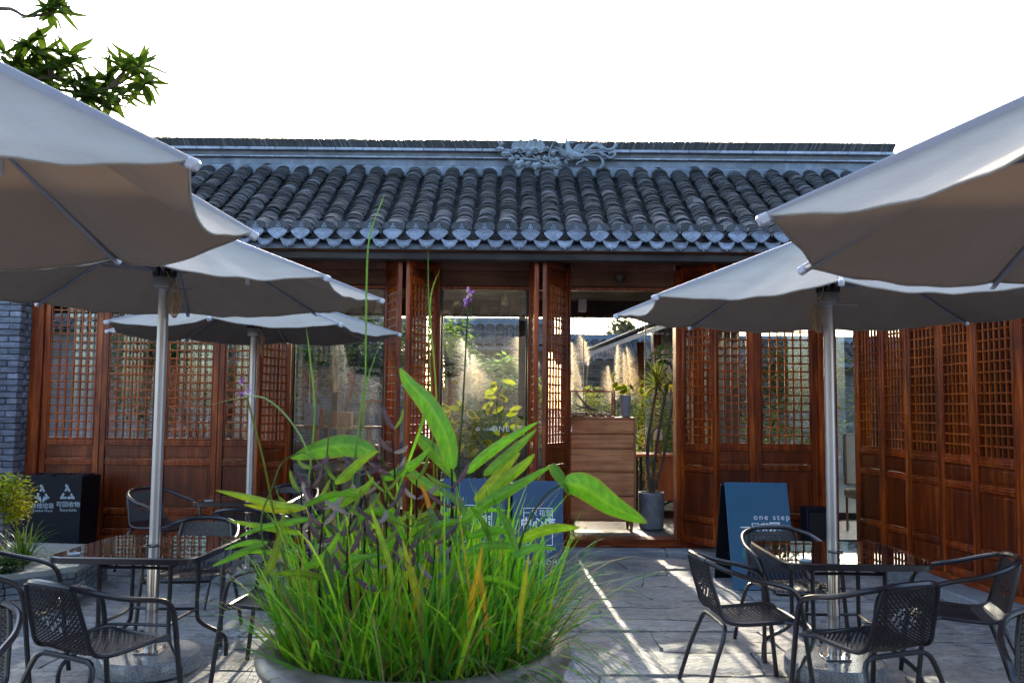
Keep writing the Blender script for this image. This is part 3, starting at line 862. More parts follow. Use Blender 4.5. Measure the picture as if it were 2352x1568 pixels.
def peony(x, y, s_):
    for ring, (n, r, rr) in enumerate(((8, .088, .052), (6, .055, .042), (4, .026, .03))):
        for i in range(n):
            a = 6.283 * i / n + ring * .4 + rt.uniform(-.1, .1)
            c = OP(x, y, .02 + .024 * ring) + Vector((math.cos(a) * r * s_, 0, math.sin(a) * r * s_ * .8))
            m = MB()
            m.lathe([(.002, -.4), (.5, -.34), (.85, -.12), (1, .1), (.9, .12), (.4, .0), (.002, -.06)], (0, 0, 0), 9)
            m.v = [tuple(Vector(v_) * rr * s_) for v_ in m.v]
            q = m.build('carved_petal', ornament_m, orn)
            q.location = c; q.rotation_euler = (R_(90) + math.sin(a) * .5, 0, math.cos(a) * .5)
peony(700, 225, .78); peony(925, 220, .88)
# bird: body, neck, head, wings of feathers, legs, streaming tail
m = MB(); q = cr([OP(1330, 390, .03), OP(1420, 350, .05), OP(1420, 270, .05), OP(1385, 200, .04), OP(1390, 165, .04)], 4)
m.tube([OP(1620, 350, .04)] + [OP(1540, 365, .05), OP(1470, 360, .06), OP(1410, 320, .06), OP(1400, 260, .05), OP(1385, 210, .045), OP(1385, 180, .045), OP(1380, 165, .045)],
       [.018, .05, .062, .055, .036, .026, .024, .012], 9)
m.build('bird_body', ornament_m, orn)
m = MB(); m.tube([OP(1400, 178, .05), OP(1365, 180, .05), OP(1335, 182, .05)], [.02, .016, .003], 7)
m.tube([OP(1385, 165, .045), OP(1370, 130, .045), OP(1365, 110, .045)], [.010, .014, .018], 7)
m.tube([OP(1400, 165, .045), OP(1450, 170, .045), OP(1495, 160, .045)], [.012, .01, .004], 6)
m.build('bird_head', ornament_m, orn)
def feathers(name, root_pts, tip_pts, n, wd):
    for i in range(n):
        t_ = i / max(1, n - 1)
        a = OP(root_pts[0][0] + (root_pts[1][0] - root_pts[0][0]) * t_, root_pts[0][1] + (root_pts[1][1] - root_pts[0][1]) * t_, .05)
        b = OP(tip_pts[0][0] + (tip_pts[1][0] - tip_pts[0][0]) * t_, tip_pts[0][1] + (tip_pts[1][1] - tip_pts[0][1]) * t_, .035)
        m = MB(); mid = a.lerp(b, .5) + Vector((0, 0, .01)); m.tube(cr([a, mid, b], 3), [wd * .6] + [wd] * 4 + [wd * .7, wd * .35], 6, flat=.5); m.build(name, ornament_m, orn)
feathers('wing_feather', ((1390, 300), (1380, 370)), ((1185, 225), (1290, 360)), 7, .016)
feathers('wing_feather', ((1450, 300), (1560, 330)), ((1540, 190), (1665, 165)), 7, .015)
for pts in ([(1600, 340), (1720, 220), (1830, 180), (1920, 260), (2010, 270), (2070, 220), (2080, 170)], [(1600, 350), (1720, 290), (1830, 280), (1920, 350), (2000, 390), (2060, 350), (2040, 310), (1970, 330)],
            [(1600, 360), (1740, 350), (1840, 370), (1890, 440), (1880, 510), (1830, 545)], [(1600, 345), (1700, 250), (1800, 215), (1890, 270)], [(1600, 360), (1720, 320), (1830, 310), (1900, 360)]):
    m = MB(); q = cr([OP(p[0], p[1], .03) for p in pts], 5)
    m.tube(q, [.012 + .022 * min(1, i / len(q) * 1.5) for i in range(len(q))], 7, flat=.6); m.build('tail_feather', ornament_m, orn)
for pts in ([(1500, 390), (1420, 410), (1350, 430), (1390, 470)], [(1560, 380), (1610, 420), (1540, 450), (1510, 490)], [(1600, 390), (1680, 430)]):
    m = MB(); m.tube(cr([OP(p[0], p[1], .04) for p in pts], 4), .012, 6); m.build('bird_leg', ornament_m, orn)

# ------------------------------------------------------------------ brick pier at the left end
pier = empty('brick_pier', (0, 0, 0))
tag(pier, 'grey brick end pier beside the leftmost lattice door', 'brick wall')
px1 = xs(74); px0 = -6.4; py0 = 9.2
core = MB(); core.box(((px0 + px1) / 2 - .01, py0 + .2, 1.75), (px1 - px0 - .02, .36, 3.5)); core.build('mortar_core', mortar_m, pier, False)
bme = MB(); bme.bbox((0, 0, 0), (.232, .11, .056), .005); bme = bme.mesh('brick', brick_m)
bme2 = MB(); bme2.bbox((0, 0, 0), (.112, .11, .056), .005); bme2 = bme2.mesh('brick', brick_m)
z = .03; row = 0
while z < 3.4:
    x = px1 - .005
    first = True
    while x > px0 and x > -5.72:
        half = first and row % 2
        L = .112 if half else .232
        o = obj('brick', bme2 if half else bme, pier, (x - L / 2 + U(-.003, .003), py0 + .055 + U(-.006, .005), z + U(-.002, .002)), (U(-.012, .012), U(-.01, .01), U(-.012, .012)))
        x -= L + .01; first = False
    # bricks of the return face
    for i in range(1):
        o = obj('brick', bme, pier, (px1 - .056, py0 + .13 + .116 + (.06 if row % 2 else 0), z), (0, 0, R_(90)))
    z += .066; row += 1
# paler wall stepping forward beyond the pier
ow = empty('outer_wall', (0, 0, 0)); tag(ow, 'sunlit pale brick wall at the far left edge', 'brick wall')
core = MB(); core.box((-6.3, 8.3, 1.3), (1.5, .2, 2.6)); core.build('mortar_core', mortar_m, ow, False)
# ------------------------------------------------------------------ side hall on the right
hall = empty('side_hall', (0, 0, 0))
tag(hall, 'right-hand side hall with a row of glossy lattice doors', 'building')
ys = [9.29, 8.78, 8.31, 7.78, 7.31, 6.75, 6.22, 5.7, 5.18, 4.66]
def wp(Y, off=0): return (wingx(Y) + off, Y)
for a, b in zip(ys, ys[1:]): door_leaf(hall, wp(a), wp(b))
for Y in (9.31, 8.30, 7.30, 6.2, 5.17):
    o = MB(); o.bbox((0, 0, 1.58), (.07, .06, 3.12), .006); o.build('post', wood_v, hall, True, (wingx(Y) + .015, Y, 0), (0, 0, R_(5.6)))
def wing_beam(name, off, wd, z0, z1, m, y0=4.5, y1=9.36):
    A, B = Vector((wingx(y0) + off, y0)), Vector((wingx(y1) + off, y1)); L = (B - A).length
    o = MB(); o.bbox((0, 0, (z0 + z1) / 2), (L, wd, z1 - z0), .006)
    return o.build(name, m, hall, True, ((A.x + B.x) / 2, (A.y + B.y) / 2, 0), (0, 0, math.atan2(B.y - A.y, B.x - A.x)))
wing_beam('sill', .03, .14, .076, .128, wood_y)
wing_beam('lintel', .04, .12, 3.06, 3.2, wood_pink)
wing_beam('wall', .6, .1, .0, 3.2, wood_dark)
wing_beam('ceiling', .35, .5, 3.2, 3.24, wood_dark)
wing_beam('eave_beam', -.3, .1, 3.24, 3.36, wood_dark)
# its roof, rising away from the courtyard
o = MB(); y0, y1 = 4.3, 8.6
a, b, c, d = (wingx(y0) - .75, y0, 3.2), (wingx(y1) - .75, y1, 3.2), (wingx(y1) + 2.4, y1, 5.0), (wingx(y0) + 2.4, y0, 5.0)
o.add([a, b, c, d] + [(p[0], p[1], p[2] - .06) for p in (a, b, c, d)], [(0, 3, 2, 1), (4, 5, 6, 7), (0, 1, 5, 4), (1, 2, 6, 5), (2, 3, 7, 6), (3, 0, 4, 7)])
hr = o.build('roof', ridge_brick_m, hall, False)
o = MB(); nrib = 19; ths = math.atan2(1.8, 3.15)
for i in range(nrib):
    Y = y0 + .1 + i * (y1 - y0 - .2) / (nrib - 1)
    for j in range(28):
        t_ = j / 28; x = wingx(Y) - .77 + 3.1 * t_
        M = Matrix.Translation((x, Y, 3.215 + 1.8 * t_ * 3.1 / 3.15)) @ Matrix.Rotation(-R_(90), 4, 'Z') @ Matrix.Rotation(ths - .1, 4, 'X')
        cover_tile(o, M, .1, .22, tile_col())
q = o.build('roof_tiling', tile_mass, hr); q['kind'] = 'stuff'
# glazed corner between the two buildings
part(hall, 'corner_frame', [(3.8, 3.87, 9.4, 9.47, .05, 3.0)], dark_frame)

# ------------------------------------------------------------------ hall behind the viewer: seen only in the window glass
rear = empty('rear_hall', (0, 0, 0))
tag(rear, 'brick hall opposite, mirrored in the tea house glass', 'building')
part(rear, 'wall', [(-7, 7, -2.6, -2.4, 0, 3.7)], brick_rear)
for x in (-5, -2.5, 2.5, 5): part(rear, 'door', [(x - .6, x + .6, -2.398, -2.36, .1, 2.7)], wood_dark)
o = MB()
a, b, c, d = (-7.4, -1.5, 3.65), (7.4, -1.5, 3.65), (7.4, -4.6, 5.7), (-7.4, -4.6, 5.7)
o.add([a, b, c, d] + [(p[0], p[1], p[2] - .08) for p in (a, b, c, d)], [(0, 1, 2, 3), (7, 6, 5, 4), (0, 4, 5, 1), (1, 5, 6, 2), (2, 6, 7, 3), (3, 7, 4, 0)])
rr_ = o.build('roof', ridge_brick_m, rear, False)
o = MB(); ths = math.atan2(2.05, 3.1)
for i in range(62):
    x = -7.2 + i * .234
    for j in range(16):
        t_ = j / 16
        M = Matrix.Translation((x, -1.5 - 3.1 * t_, 3.665 + 2.05 * t_)) @ Matrix.Rotation(math.pi, 4, 'Z') @ Matrix.Rotation(ths - .08, 4, 'X')
        tc = tile_col(); cover_tile(o, M, .1, .26, (tc[0] * 2.6 + .03, tc[1] * 2.1 + .022, tc[2] * 1.5 + .015))  # weathered tiles, warmed and lightened with sunlight put into their colour
q = o.build('roof_tiling', tile_mass, rr_); q['kind'] = 'stuff'

# ------------------------------------------------------------------ buildings beyond the garden
def far_building(label, x0, x1, ez, rz, bz):
    far = empty('far_hall', (0, 0, 0)); tag(far, label, 'building')
    part(far, 'wall', [(x0 + .2, x1 - .2, 20.0, 20.3, 0, ez + .04)], brick_far)
    o = MB()
    a, b, c, d = (x0, 19.5, ez), (x1, 19.5, ez), (x1, 20.6, rz), (x0, 20.6, rz)
    o.add([a, b, c, d] + [(p[0], p[1], p[2] - .08) for p in (a, b, c, d)], [(0, 1, 2, 3), (7, 6, 5, 4), (0, 4, 5, 1), (1, 5, 6, 2), (2, 6, 7, 3), (3, 7, 4, 0)])
    fr_ = o.build('roof', ridge_brick_m, far, False)
    part(far, 'ridge', [(x0, x1, 20.55, 20.75, rz - .06, bz)], plaster_m)
    o = MB(); ths = math.atan2(rz - ez, 1.1)
    for i in range(int((x1 - x0) / .236)):
        for j in range(9):
            t_ = j / 9
            M = Matrix.Translation((x0 + .05 + i * .236, 19.5 + 1.1 * t_, ez + .015 + (rz - ez) * t_)) @ Matrix.Rotation(ths - .08, 4, 'X')
            cover_tile(o, M, .1, .2, tile_col())
    q = o.build('roof_tiling', tile_mass, fr_); q['kind'] = 'stuff'
far_building('grey brick hall beyond the garden, behind the white plume', -1.75, .95, 2.86, 3.42, 3.62)
far_building('lower tiled hall beyond the garden, seen through the open doorway', .97, 9.2, 2.55, 3.08, 3.25)
gal = empty('garden_gallery', (0, 0, 0)); tag(gal, 'dark tiled gallery running back along the garden seen through the doorway', 'building')
part(gal, 'wall', [(3.1, 3.3, 12.6, 19.4, 0, 3.3)], wood_dark)
for Y in (13.2, 15, 17, 19): part(gal, 'post', [(2.45, 2.57, Y - .06, Y + .06, 0, 2.8)], wood_v)
o = MB()
e0, e1 = P(1345, 812, 19.4), Vector((2.25, 12.5, 2.78))
a, b, c, d = (e0.x, 19.4, e0.z), (e1.x, 12.5, e1.z), (e1.x + 2.6, 12.5, e1.z + 1.05), (e0.x + 2.6, 19.4, e0.z + 1.05)
o.add([a, b, c, d] + [(p[0], p[1], p[2] - .08) for p in (a, b, c, d)], [(0, 1, 2, 3), (7, 6, 5, 4), (0, 4, 5, 1), (1, 5, 6, 2), (2, 6, 7, 3), (3, 7, 4, 0)])
gr_ = o.build('roof', ridge_brick_m, gal, False)
o = MB(); ths = math.atan2(1.05, 2.6)
for i in range(36):
    q_ = i / 35; bx = e1.x + (e0.x - e1.x) * q_; bz = e1.z + (e0.z - e1.z) * q_; Y = 12.55 + 6.8 * q_
    for j in range(12):
        t_ = j / 12
        M = Matrix.Translation((bx - .02 + 2.6 * t_, Y, bz + .015 + 1.05 * t_)) @ Matrix.Rotation(-R_(90), 4, 'Z') @ Matrix.Rotation(ths - .1, 4, 'X')
        cover_tile(o, M, .09, .3, tile_col())
q = o.build('roof_tiling', tile_mass, gr_); q['kind'] = 'stuff'

gw = empty('garden_wall', (0, 0, 0)); tag(gw, 'grey brick garden wall with a tiled coping behind the dark trees', 'wall')
part(gw, 'wall', [(-14, -1.8, 17.6, 17.85, 0, 3.0)], brick_far)
o = MB(); o.prism([(17.35, 3.0), (18.1, 3.0), (17.72, 3.32)], -14, -1.8, 'x'); o.build('coping', ridge_brick_m, gw, False)
o = MB()
for i in range(52):
    for j in range(3):
        M = Matrix.Translation((-13.9 + i * .236, 17.33 + .12 * j, 3.01 + .1 * j)) @ Matrix.Rotation(R_(34), 4, 'X'); cover_tile(o, M, .09, .2, tile_col())
q = o.build('coping_tiling', tile_mass, gw); q['kind'] = 'stuff'
part(gw, 'house_front', [(-14, -3.2, 22, 22.3, 0, 5.2)], brick_far)
# ------------------------------------------------------------------ umbrellas
rib_cap = plain('pale_rib_cap', (.5, .5, .55), .45, var=.03)
def umbrella(label, cx, cyy, rot, R=1.27, zt=2.2, za=2.68, seed=1, base=True, sag=.05, group='courtyard umbrellas', rope_side=1):
    rg = random.Random(seed)
    root = empty('umbrella', (cx, cyy, 0)); tag(root, label, 'umbrella', group)
    tips = [rot + k * math.pi / 4 for k in range(8)]
    def ribp(a, r): 
        rise = (za - zt) * (1 - r) - .02 * math.sin(math.pi * r)
        return Vector((R * r * math.cos(a), R * r * math.sin(a), zt + rise))
    can = MB(); nr, ns = 18, 20
    for k in range(8):
        a0, a1 = tips[k], tips[(k + 1) % 8]
        ph = [rg.uniform(0, 6.28) for _ in range(4)]; amp = rg.uniform(.75, 1.25)
        vs_, fs = [], []
        for i in range(nr + 1):
            r = .035 + .965 * i / nr
            for j in range(ns + 1):
                s_ = j / ns; q = 4 * s_ * (1 - s_)
                p = ribp(a0, r).lerp(ribp(a1, r), s_)
                f = 1 - .055 * q * r * r
                p.x *= f; p.y *= f; p.z += (za - zt) * (1 - f) * r
                p.z -= (sag * r ** 1.2 + .02) * q * (.9 + .1 * amp)
                # folds running out from the hub, strongest near the hem and the ribs
                w_ = (1 + .6 * math.sin(ph[2] + 3 * s_)) * math.sin(s_ * 17 + ph[0] + 2.2 * r) * .5 + math.sin(s_ * 29 + ph[1] - 3 * r) * .3 + math.sin(s_ * 9 + ph[2] + 5 * r) * .4
                p.z += .0125 * amp * w_ * (r ** 1.3) * (q ** .6) * (1 - .65 * max(0, (r - .8) / .2))
                p.z += .0035 * math.sin(j * 1.3 + ph[3]) * (q ** .5) * max(0, r - .8) * 4
                vs_.append(p)
        for i in range(nr):
            for j in range(ns):
                a = i * (ns + 1) + j
                fs.append((a, a + ns + 1, a + ns + 2, a + 1))
        can.add(vs_, fs)
        hem = [vs_[nr * (ns + 1) + j] for j in range(ns + 1)]
        can.tube([h + Vector((0, 0, -.003)) for h in hem], .0045, 5, False)
    for k in range(8):
        can.tube([ribp(tips[k], .05 + .95 * i / 10) + Vector((0, 0, .002)) for i in range(11)], .0045, 5, False)
    can.build('canopy', fabric_m, root, True, ang=50)
    crown = MB(); crown.lathe([(.16, -.035), (.12, -.01), (.05, .015), (.02, .03), (.001, .035)], (0, 0, za + .0), 16)
    crown.build('crown_cap', fabric_m, root)
    for k in range(8):
        a = tips[k]; d = Vector((math.cos(a), math.sin(a), 0)); sd = Vector((-d.y, d.x, 0))
        A, B = ribp(a, .05) - Vector((0, 0, .02)), ribp(a, 1.0) - Vector((0, 0, .016)) + d * .012
        ax = (B - A).normalized(); L = (B - A).length; upv = ax.cross(sd) * -1
        M = Matrix((ax, sd, ax.cross(sd))).transposed().to_4x4()
        rb = MB(); rb.bbox((L / 2, 0, 0), (L, .024, .03), .004, Matrix.Translation(A) @ M)
        rib = rb.build('rib', rib_m, root)
        cp = MB(); cp.bbox((L - .002, 0, 0), (.035, .027, .033), .009, Matrix.Translation(A) @ M); cp.build('rib_end_cap', rib_cap, rib)
        hub = Vector((d.x * .055, d.y * .055, za - .36)); mid = ribp(a, .47) - Vector((0, 0, .034))
        ax = (mid - hub).normalized(); L = (mid - hub).length
        M = Matrix((ax, sd, ax.cross(sd))).transposed().to_4x4()
        sb = MB(); sb.bbox((L / 2, 0, 0), (L, .016, .026), .003, Matrix.Translation(hub) @ M); sb.build('strut', rib_m, root)
        if k in (1, 5):
            tg = MB(); tq = ribp(a, .5) - Vector((0, 0, .075)); tg.bbox(tq, (.03, .012, .06), .004); tg.build('strap_tag', cap_white, root)
    pl = MB(); pl.lathe([(.031, .62), (.031, za - .02)], (0, 0, 0), 20); pl.build('pole', alu, root)
    pl = MB(); pl.lathe([(.036, .09), (.036, .64), (.033, .65)], (0, 0, 0), 20)
    for zc in (.63,): pl.lathe([(.036, -.01), (.041, -.006), (.041, .006), (.036, .01)], (0, 0, zc), 20)
    sleeve = pl.build('sleeve', steel, root)
    for zc, an in ((.2, 2.8), (.5, 2.6)):
        kb = MB(); M = Matrix.Translation((math.cos(an) * .036, math.sin(an) * .036, zc)) @ Matrix.Rotation(an, 4, 'Z') @ Matrix.Rotation(R_(90), 4, 'Y')
        o = MB(); o.lathe([(.006, 0), (.006, .025), (.02, .028), (.022, .04), (.014, .046)], (0, 0, 0), 9); o.v = [tuple(M @ Vector(v_)) for v_ in o.v]
        o.build('knob', black_m, sleeve)
    rn = MB(); rn.lathe([(.034, -.075), (.062, -.07), (.064, -.01), (.058, 0), (.034, .004)], (0, 0, za - .4), 20)
    runner = rn.build('runner', alu, root)
    br = MB()
    for k in range(8):
        a = tips[k]; br.bbox((math.cos(a) * .052, math.sin(a) * .052, za - .37), (.03, .03, .06), .006)
    br.build('hinge_ring', black_m, runner)
    # coiled cord hanging under the runner
    c = MB()
    ox = .085 * rope_side
    for i in range(6):
        ph = rg.uniform(0, 6.28); rx, rz = rg.uniform(.018, .05), rg.uniform(.05, .1); tw = rg.uniform(-1.4, 1.4)
        loop = [(ox + rx * math.cos(t_) * math.cos(tw) + rg.uniform(-.006, .006), -.05 + rx * math.cos(t_) * math.sin(tw), za - .53 + rz * math.sin(t_) - .012 * i) for t_ in [ph + 6.283 * j / 9 for j in range(9)]]
        c.tube(cr(loop, 3, True), .0034, 5, False)
    c.tube(cr([(ox, -.05, za - .46), (.05 * rope_side, -.045, za - .41), (-.02, -.07, za - .3), (-.16 * rope_side, -.1, za - .17)], 6), .003, 5)
    c.build('cord', rope_m, root)
    o = MB(); o.tube([(0, 0, za - .47), (.17, -.01, za - .475)], .004, 6); o.build('locking_pin', steel, root)
    if base:
        gb = MB(); gb.lathe([(.27, 0), (.285, .012), (.285, .085), (.275, .1), (.04, .102)], (0, 0, .004), 48)
        gbo = gb.build('granite_base', granite_m, root)
        fl = MB(); fl.bbox((0, 0, .112), (.15, .15, .008), .003); flo = fl.build('base_flange', steel, gbo)
        for sx in (-1, 1):
            for sy in (-1, 1):
                bo = MB(); bo.lathe([(.011, 0), (.011, .012), (.004, .014)], (sx * .058, sy * .058, .116), 6); bo.build('bolt', steel, gbo)
    return root
umbrella('nearest beige umbrella on the left, its underside glowing brown in the corner', -2.08, 2.58, R_(30), zt=2.19, za=2.84, seed=3, sag=.1)
umbrella('beige umbrella over the left-hand table beside the planter', -2.09, 5.19, R_(14.4), R=1.29, zt=2.22, za=2.7, seed=4)
umbrella('smaller-looking beige umbrella farthest back, by the glass bay', -2.31, 7.78, R_(2), R=1.29, zt=2.19, za=2.62, seed=5)
umbrella('beige umbrella over the right-hand table by the teal sign board', 1.89, 5.18, R_(27.6), zt=2.14, za=2.64, seed=8, rope_side=-1)
umbrella('nearest beige umbrella on the right, cut by the picture edge', 1.98, 2.36, R_(-2), zt=2.09, za=2.69, seed=9, sag=.065)

# ------------------------------------------------------------------ tables
def table(label, cx, cyy, rot=0, W=.82, H=.72):
    root = empty('table', (cx, cyy, 0), (0, 0, rot)); tag(root, label, 'table', 'black glass umbrella tables')
    h = W / 2; rc = .09
    def rounded(hh, rr, n=6):
        out = []
        for (sx, sy, a0) in ((1, 1, 0), (-1, 1, 90), (-1, -1, 180), (1, -1, 270)):
            for i in range(n + 1):
                a = R_(a0 + 90 * i / n); out.append((sx * (hh - rr) + rr * math.cos(a), sy * (hh - rr) + rr * math.sin(a)))
        return out
    o = MB(); o.prism(rounded(h - .012, rc), H - .008, H, 'z'); o.build('glass_top', table_glass, root, False)
    o = MB(); ro, ri = rounded(h, rc + .012), rounded(h - .013, rc)
    n = len(ro); prof = [(0, -.034), (0, -.004), (1, .001), (1, -.009), (.55, -.034)]
    vs_, fs = [], []
    for i in range(n):
        for (t_, z) in prof: vs_.append((ro[i][0] * (1 - t_) + ri[i][0] * t_, ro[i][1] * (1 - t_) + ri[i][1] * t_, H + z))
    m_ = len(prof)
    for i in range(n):
        for k in range(m_):
            a, b = i * m_ + k, i * m_ + (k + 1) % m_; c, d = ((i + 1) % n) * m_ + (k + 1) % m_, ((i + 1) % n) * m_ + k
            fs.append((a, d, c, b))
    o.add(vs_, fs); o.build('rim', dark_metal, root, True, ang=50)
    for sx in (-1, 1):
        for sy in (-1, 1):
            pts = cr([(sx * .2, sy * .2, H - .02), (sx * .2, sy * .2, .5), (sx * .2, sy * .2, .3), (sx * .22, sy * .22, .235), (sx * .29, sy * .29, .17), (sx * .325, sy * .325, .13), (sx * .335, sy * .335, .08), (sx * .335, sy * .335, .012)], 4)
            o = MB(); o.tube(pts, .0125, 8); o.build('leg', dark_metal, root)
    for z in (H - .09, .32):
        for (ax, sg) in (('x', -1), ('x', 1), ('y', -1), ('y', 1)):
            o = MB()
            if ax == 'x': o.tube(cr([(-.2, sg * .2, z), (0, sg * .185, z), (.2, sg * .2, z)], 4), .009, 7)
            else: o.tube(cr([(sg * .2, -.2, z), (sg * .185, 0, z), (sg * .2, .2, z)], 4), .009, 7)
            b = o.build('brace', dark_metal, root)
    o = MB(); o.lathe([(.034, -.002), (.045, -.002), (.045, .004), (.034, .004)], (0, 0, H), 24, cap=False); o.build('pole_collar', black_m, root)
    o = MB(); o.lathe([(.002, 0), (.032, 0), (.034, .006), (.03, .01), (.026, .006), (.002, .005)], (-h + .13, -h + .08, H + .001), 20); o.build('glass_stop', print_grey, root)
    return root
table('black glass table under the left umbrella, granite base showing beneath', -2.08, 5.13, R_(-2))
table('black glass table farthest back on the left, half hidden by tall grass', -2.29, 7.78, R_(3))
table('black glass table under the right umbrella, mirroring the lattice doors', 1.89, 5.13, R_(-1))

# ------------------------------------------------------------------ woven armchairs
def chair_proto():
    root = empty('chair')
    # hoop that is both front legs, both arms and the top of the back
    half = [(-.275, .27, .0), (-.262, .235, .3), (-.258, .205, .52), (-.262, .165, .595), (-.272, .08, .63), (-.268, -.06, .66), (-.225, -.2, .705), (-.12, -.275, .735), (0, -.292, .742)]
    pts = half + [(-p[0], p[1], p[2]) for p in half[-2::-1]]
    o = MB(); o.tube(cr(pts, 5), .0135, 8); o.build('arm_hoop', dark_metal, root)
    # sleeve on the top of the back
    tp = [p for p in cr(pts, 5) if abs(p[0]) < .155 and p[2] > .7]
    o = MB(); o.tube(tp, .0165, 8); o.build('top_sleeve', dark_metal, root)
    # rear legs, an upturned U under the seat
    hl = [(-.25, -.31, 0), (-.232, -.25, .2), (-.21, -.195, .345), (-.175, -.178, .388), (-.11, -.172, .395)]
    pts = hl + [(-p[0], p[1], p[2]) for p in hl[::-1]]
    o = MB(); o.tube(cr(pts, 5), .0125, 8); o.build('rear_leg_hoop', dark_metal, root)
    # L shaped rail round seat and back
    def Lp(sx, t):      # t 0..1 from top of back to seat front
        path = [(-.272, .722, .165), (-.245, .62, .182), (-.215, .52, .19), (-.195, .455, .196), (-.16, .424, .2), (-.09, .413, .205), (.05, .42, .21), (.17, .43, .208), (.215, .425, .195), (.235, .405, .185)]
        f = t * (len(path) - 1); i = min(int(f), len(path) - 2); k = f - i
        a, b = path[i], path[i + 1]
        return Vector((sx * (a[2] + (b[2] - a[2]) * k), a[0] + (b[0] - a[0]) * k, a[1] + (b[1] - a[1]) * k))
    for sx in (-1, 1):
        o = MB(); o.tube(cr([Lp(sx, i / 9) for i in range(10)], 4), .0115, 8); o.build('seat_rail', dark_metal, root)
        o = MB(); o.tube([(sx * .205, .12, .425), (sx * .262, .19, .425)], .009, 6); o.build('side_stay', dark_metal, root)
    o = MB(); o.tube(cr([Lp(-1, 1), Vector((-.09, .25, .402)), Vector((.09, .25, .402)), Lp(1, 1)], 4), .0115, 8); o.build('front_rail', dark_metal, root)
    # weave
    wv = MB(); rows, cols = 84, 26
    grid = []
    for r in range(rows * 2 + 1):
        t = r / (rows * 2)
        a, b = Lp(-1, t), Lp(1, t)
        a2, b2 = Lp(-1, min(1, t + .01)), Lp(-1, max(0, t - .01))
        nrm = (b - a).normalized().cross((a2 - b2).normalized())
        grid.append((a, b, nrm))
    def pt(t, s, off):
        f = max(0, min(1, t)) * rows * 2; i = min(int(f), rows * 2 - 1); k = f - i
        a = grid[i][0].lerp(grid[i + 1][0], k); b = grid[i][1].lerp(grid[i + 1][1], k); n_ = grid[i][2].lerp(grid[i + 1][2], k)
        sag = -.012 * 4 * s * (1 - s)
        return a.lerp(b, s) + n_ * (off + sag * (1 if t > .45 else .6))
    holes = set()
    for (r, c_) in ((9, 9), (9, 15), (11, 7), (11, 11), (11, 13), (11, 17), (13, 6), (13, 9), (13, 15), (13, 18), (15, 8), (15, 12), (15, 16), (17, 10), (17, 14)):
        holes |= {(r, c_), (r, c_ + 1), (r + 1, c_)}
    for r in range(1, rows):
        t = r / rows; hw = .46 / rows
        ln = [[], []]
        for c_ in range(cols + 1):
            s_ = .02 + .96 * c_ / cols
            off = .0032 * (1 if (c_ // 1 + r) % 2 else -1)
            ln[0].append(pt(t - hw, s_, off)); ln[1].append(pt(t + hw, s_, off))
        vs_ = ln[0] + ln[1]; fs = [(c_, c_ + 1, cols + 2 + c_, cols + 1 + c_) for c_ in range(cols) if (r, c_) not in holes]
        wv.add(vs_, fs)
    for c_ in range(0, cols + 1, 2):
        s_ = .02 + .96 * c_ / cols; ws = .0042 / .4
        vs_, fs = [], []
        for r in range(rows + 1):
            off = -.0012
            vs_ += [pt(r / rows, s_ - ws, off), pt(r / rows, s_ + ws, off)]
        fs = [(2 * r, 2 * r + 1, 2 * r + 3, 2 * r + 2) for r in range(rows)]
        wv.add(vs_, fs)
    wv.build('woven_seat', wicker_m, root, False)
    return root
chair0 = chair_proto()
ctree = tree_of(chair0)
first = [True]
def chair(x, y, face, label):
    """face: heading of the sitter in degrees, 90 = away from the camera (+Y)"""
    if first[0]: c = chair0; first[0] = False
    else: c = copy_tree(chair0, None, ctree)
    c.location = (x, y, 0); c.rotation_euler = (0, 0, R_(face - 90))
    tag(c, label, 'chair', 'woven black courtyard chairs')
    return c
chair(1.30, 4.88, 4, 'woven armchair left of the right-hand table, sunlight on its empty seat')
chair(1.80, 5.72, -84, 'woven armchair behind the right-hand table, before the teal sign board')
chair(2.52, 4.98, 164, 'woven armchair right of the right-hand table, close to the side hall doors')
chair(1.76, 4.36, 112, 'woven armchair with its back to the viewer in front of the right-hand table')
chair(-1.93, 4.20, 62, 'woven armchair with its back to the viewer in front of the left-hand table')
chair(-2.78, 4.86, 8, 'woven armchair at the left picture edge beside the brick planter')
chair(-2.13, 5.95, -88, 'woven armchair behind the left-hand table, facing the viewer')
chair(-1.34, 5.12, 176, 'woven armchair right of the left-hand table, half hidden by the big pot')
chair(-3.22, 8.15, -28, 'woven armchair left of the farthest table, in front of the brown door panels')
chair(-2.06, 7.0, 92, 'woven armchair with its back to the viewer in front of the farthest table')
chair(-2.16, 8.55, -90, 'woven armchair behind the farthest table, near the glass bay')
chair(-1.62, 7.75, 170, 'woven armchair right of the farthest table, behind the grass')
chair(-2.16, 3.33, -80, 'dark armchair whose curved arm just enters at the bottom left corner')
chair(2.16, 3.35, -112, 'dark armchair cut off at the bottom right corner')
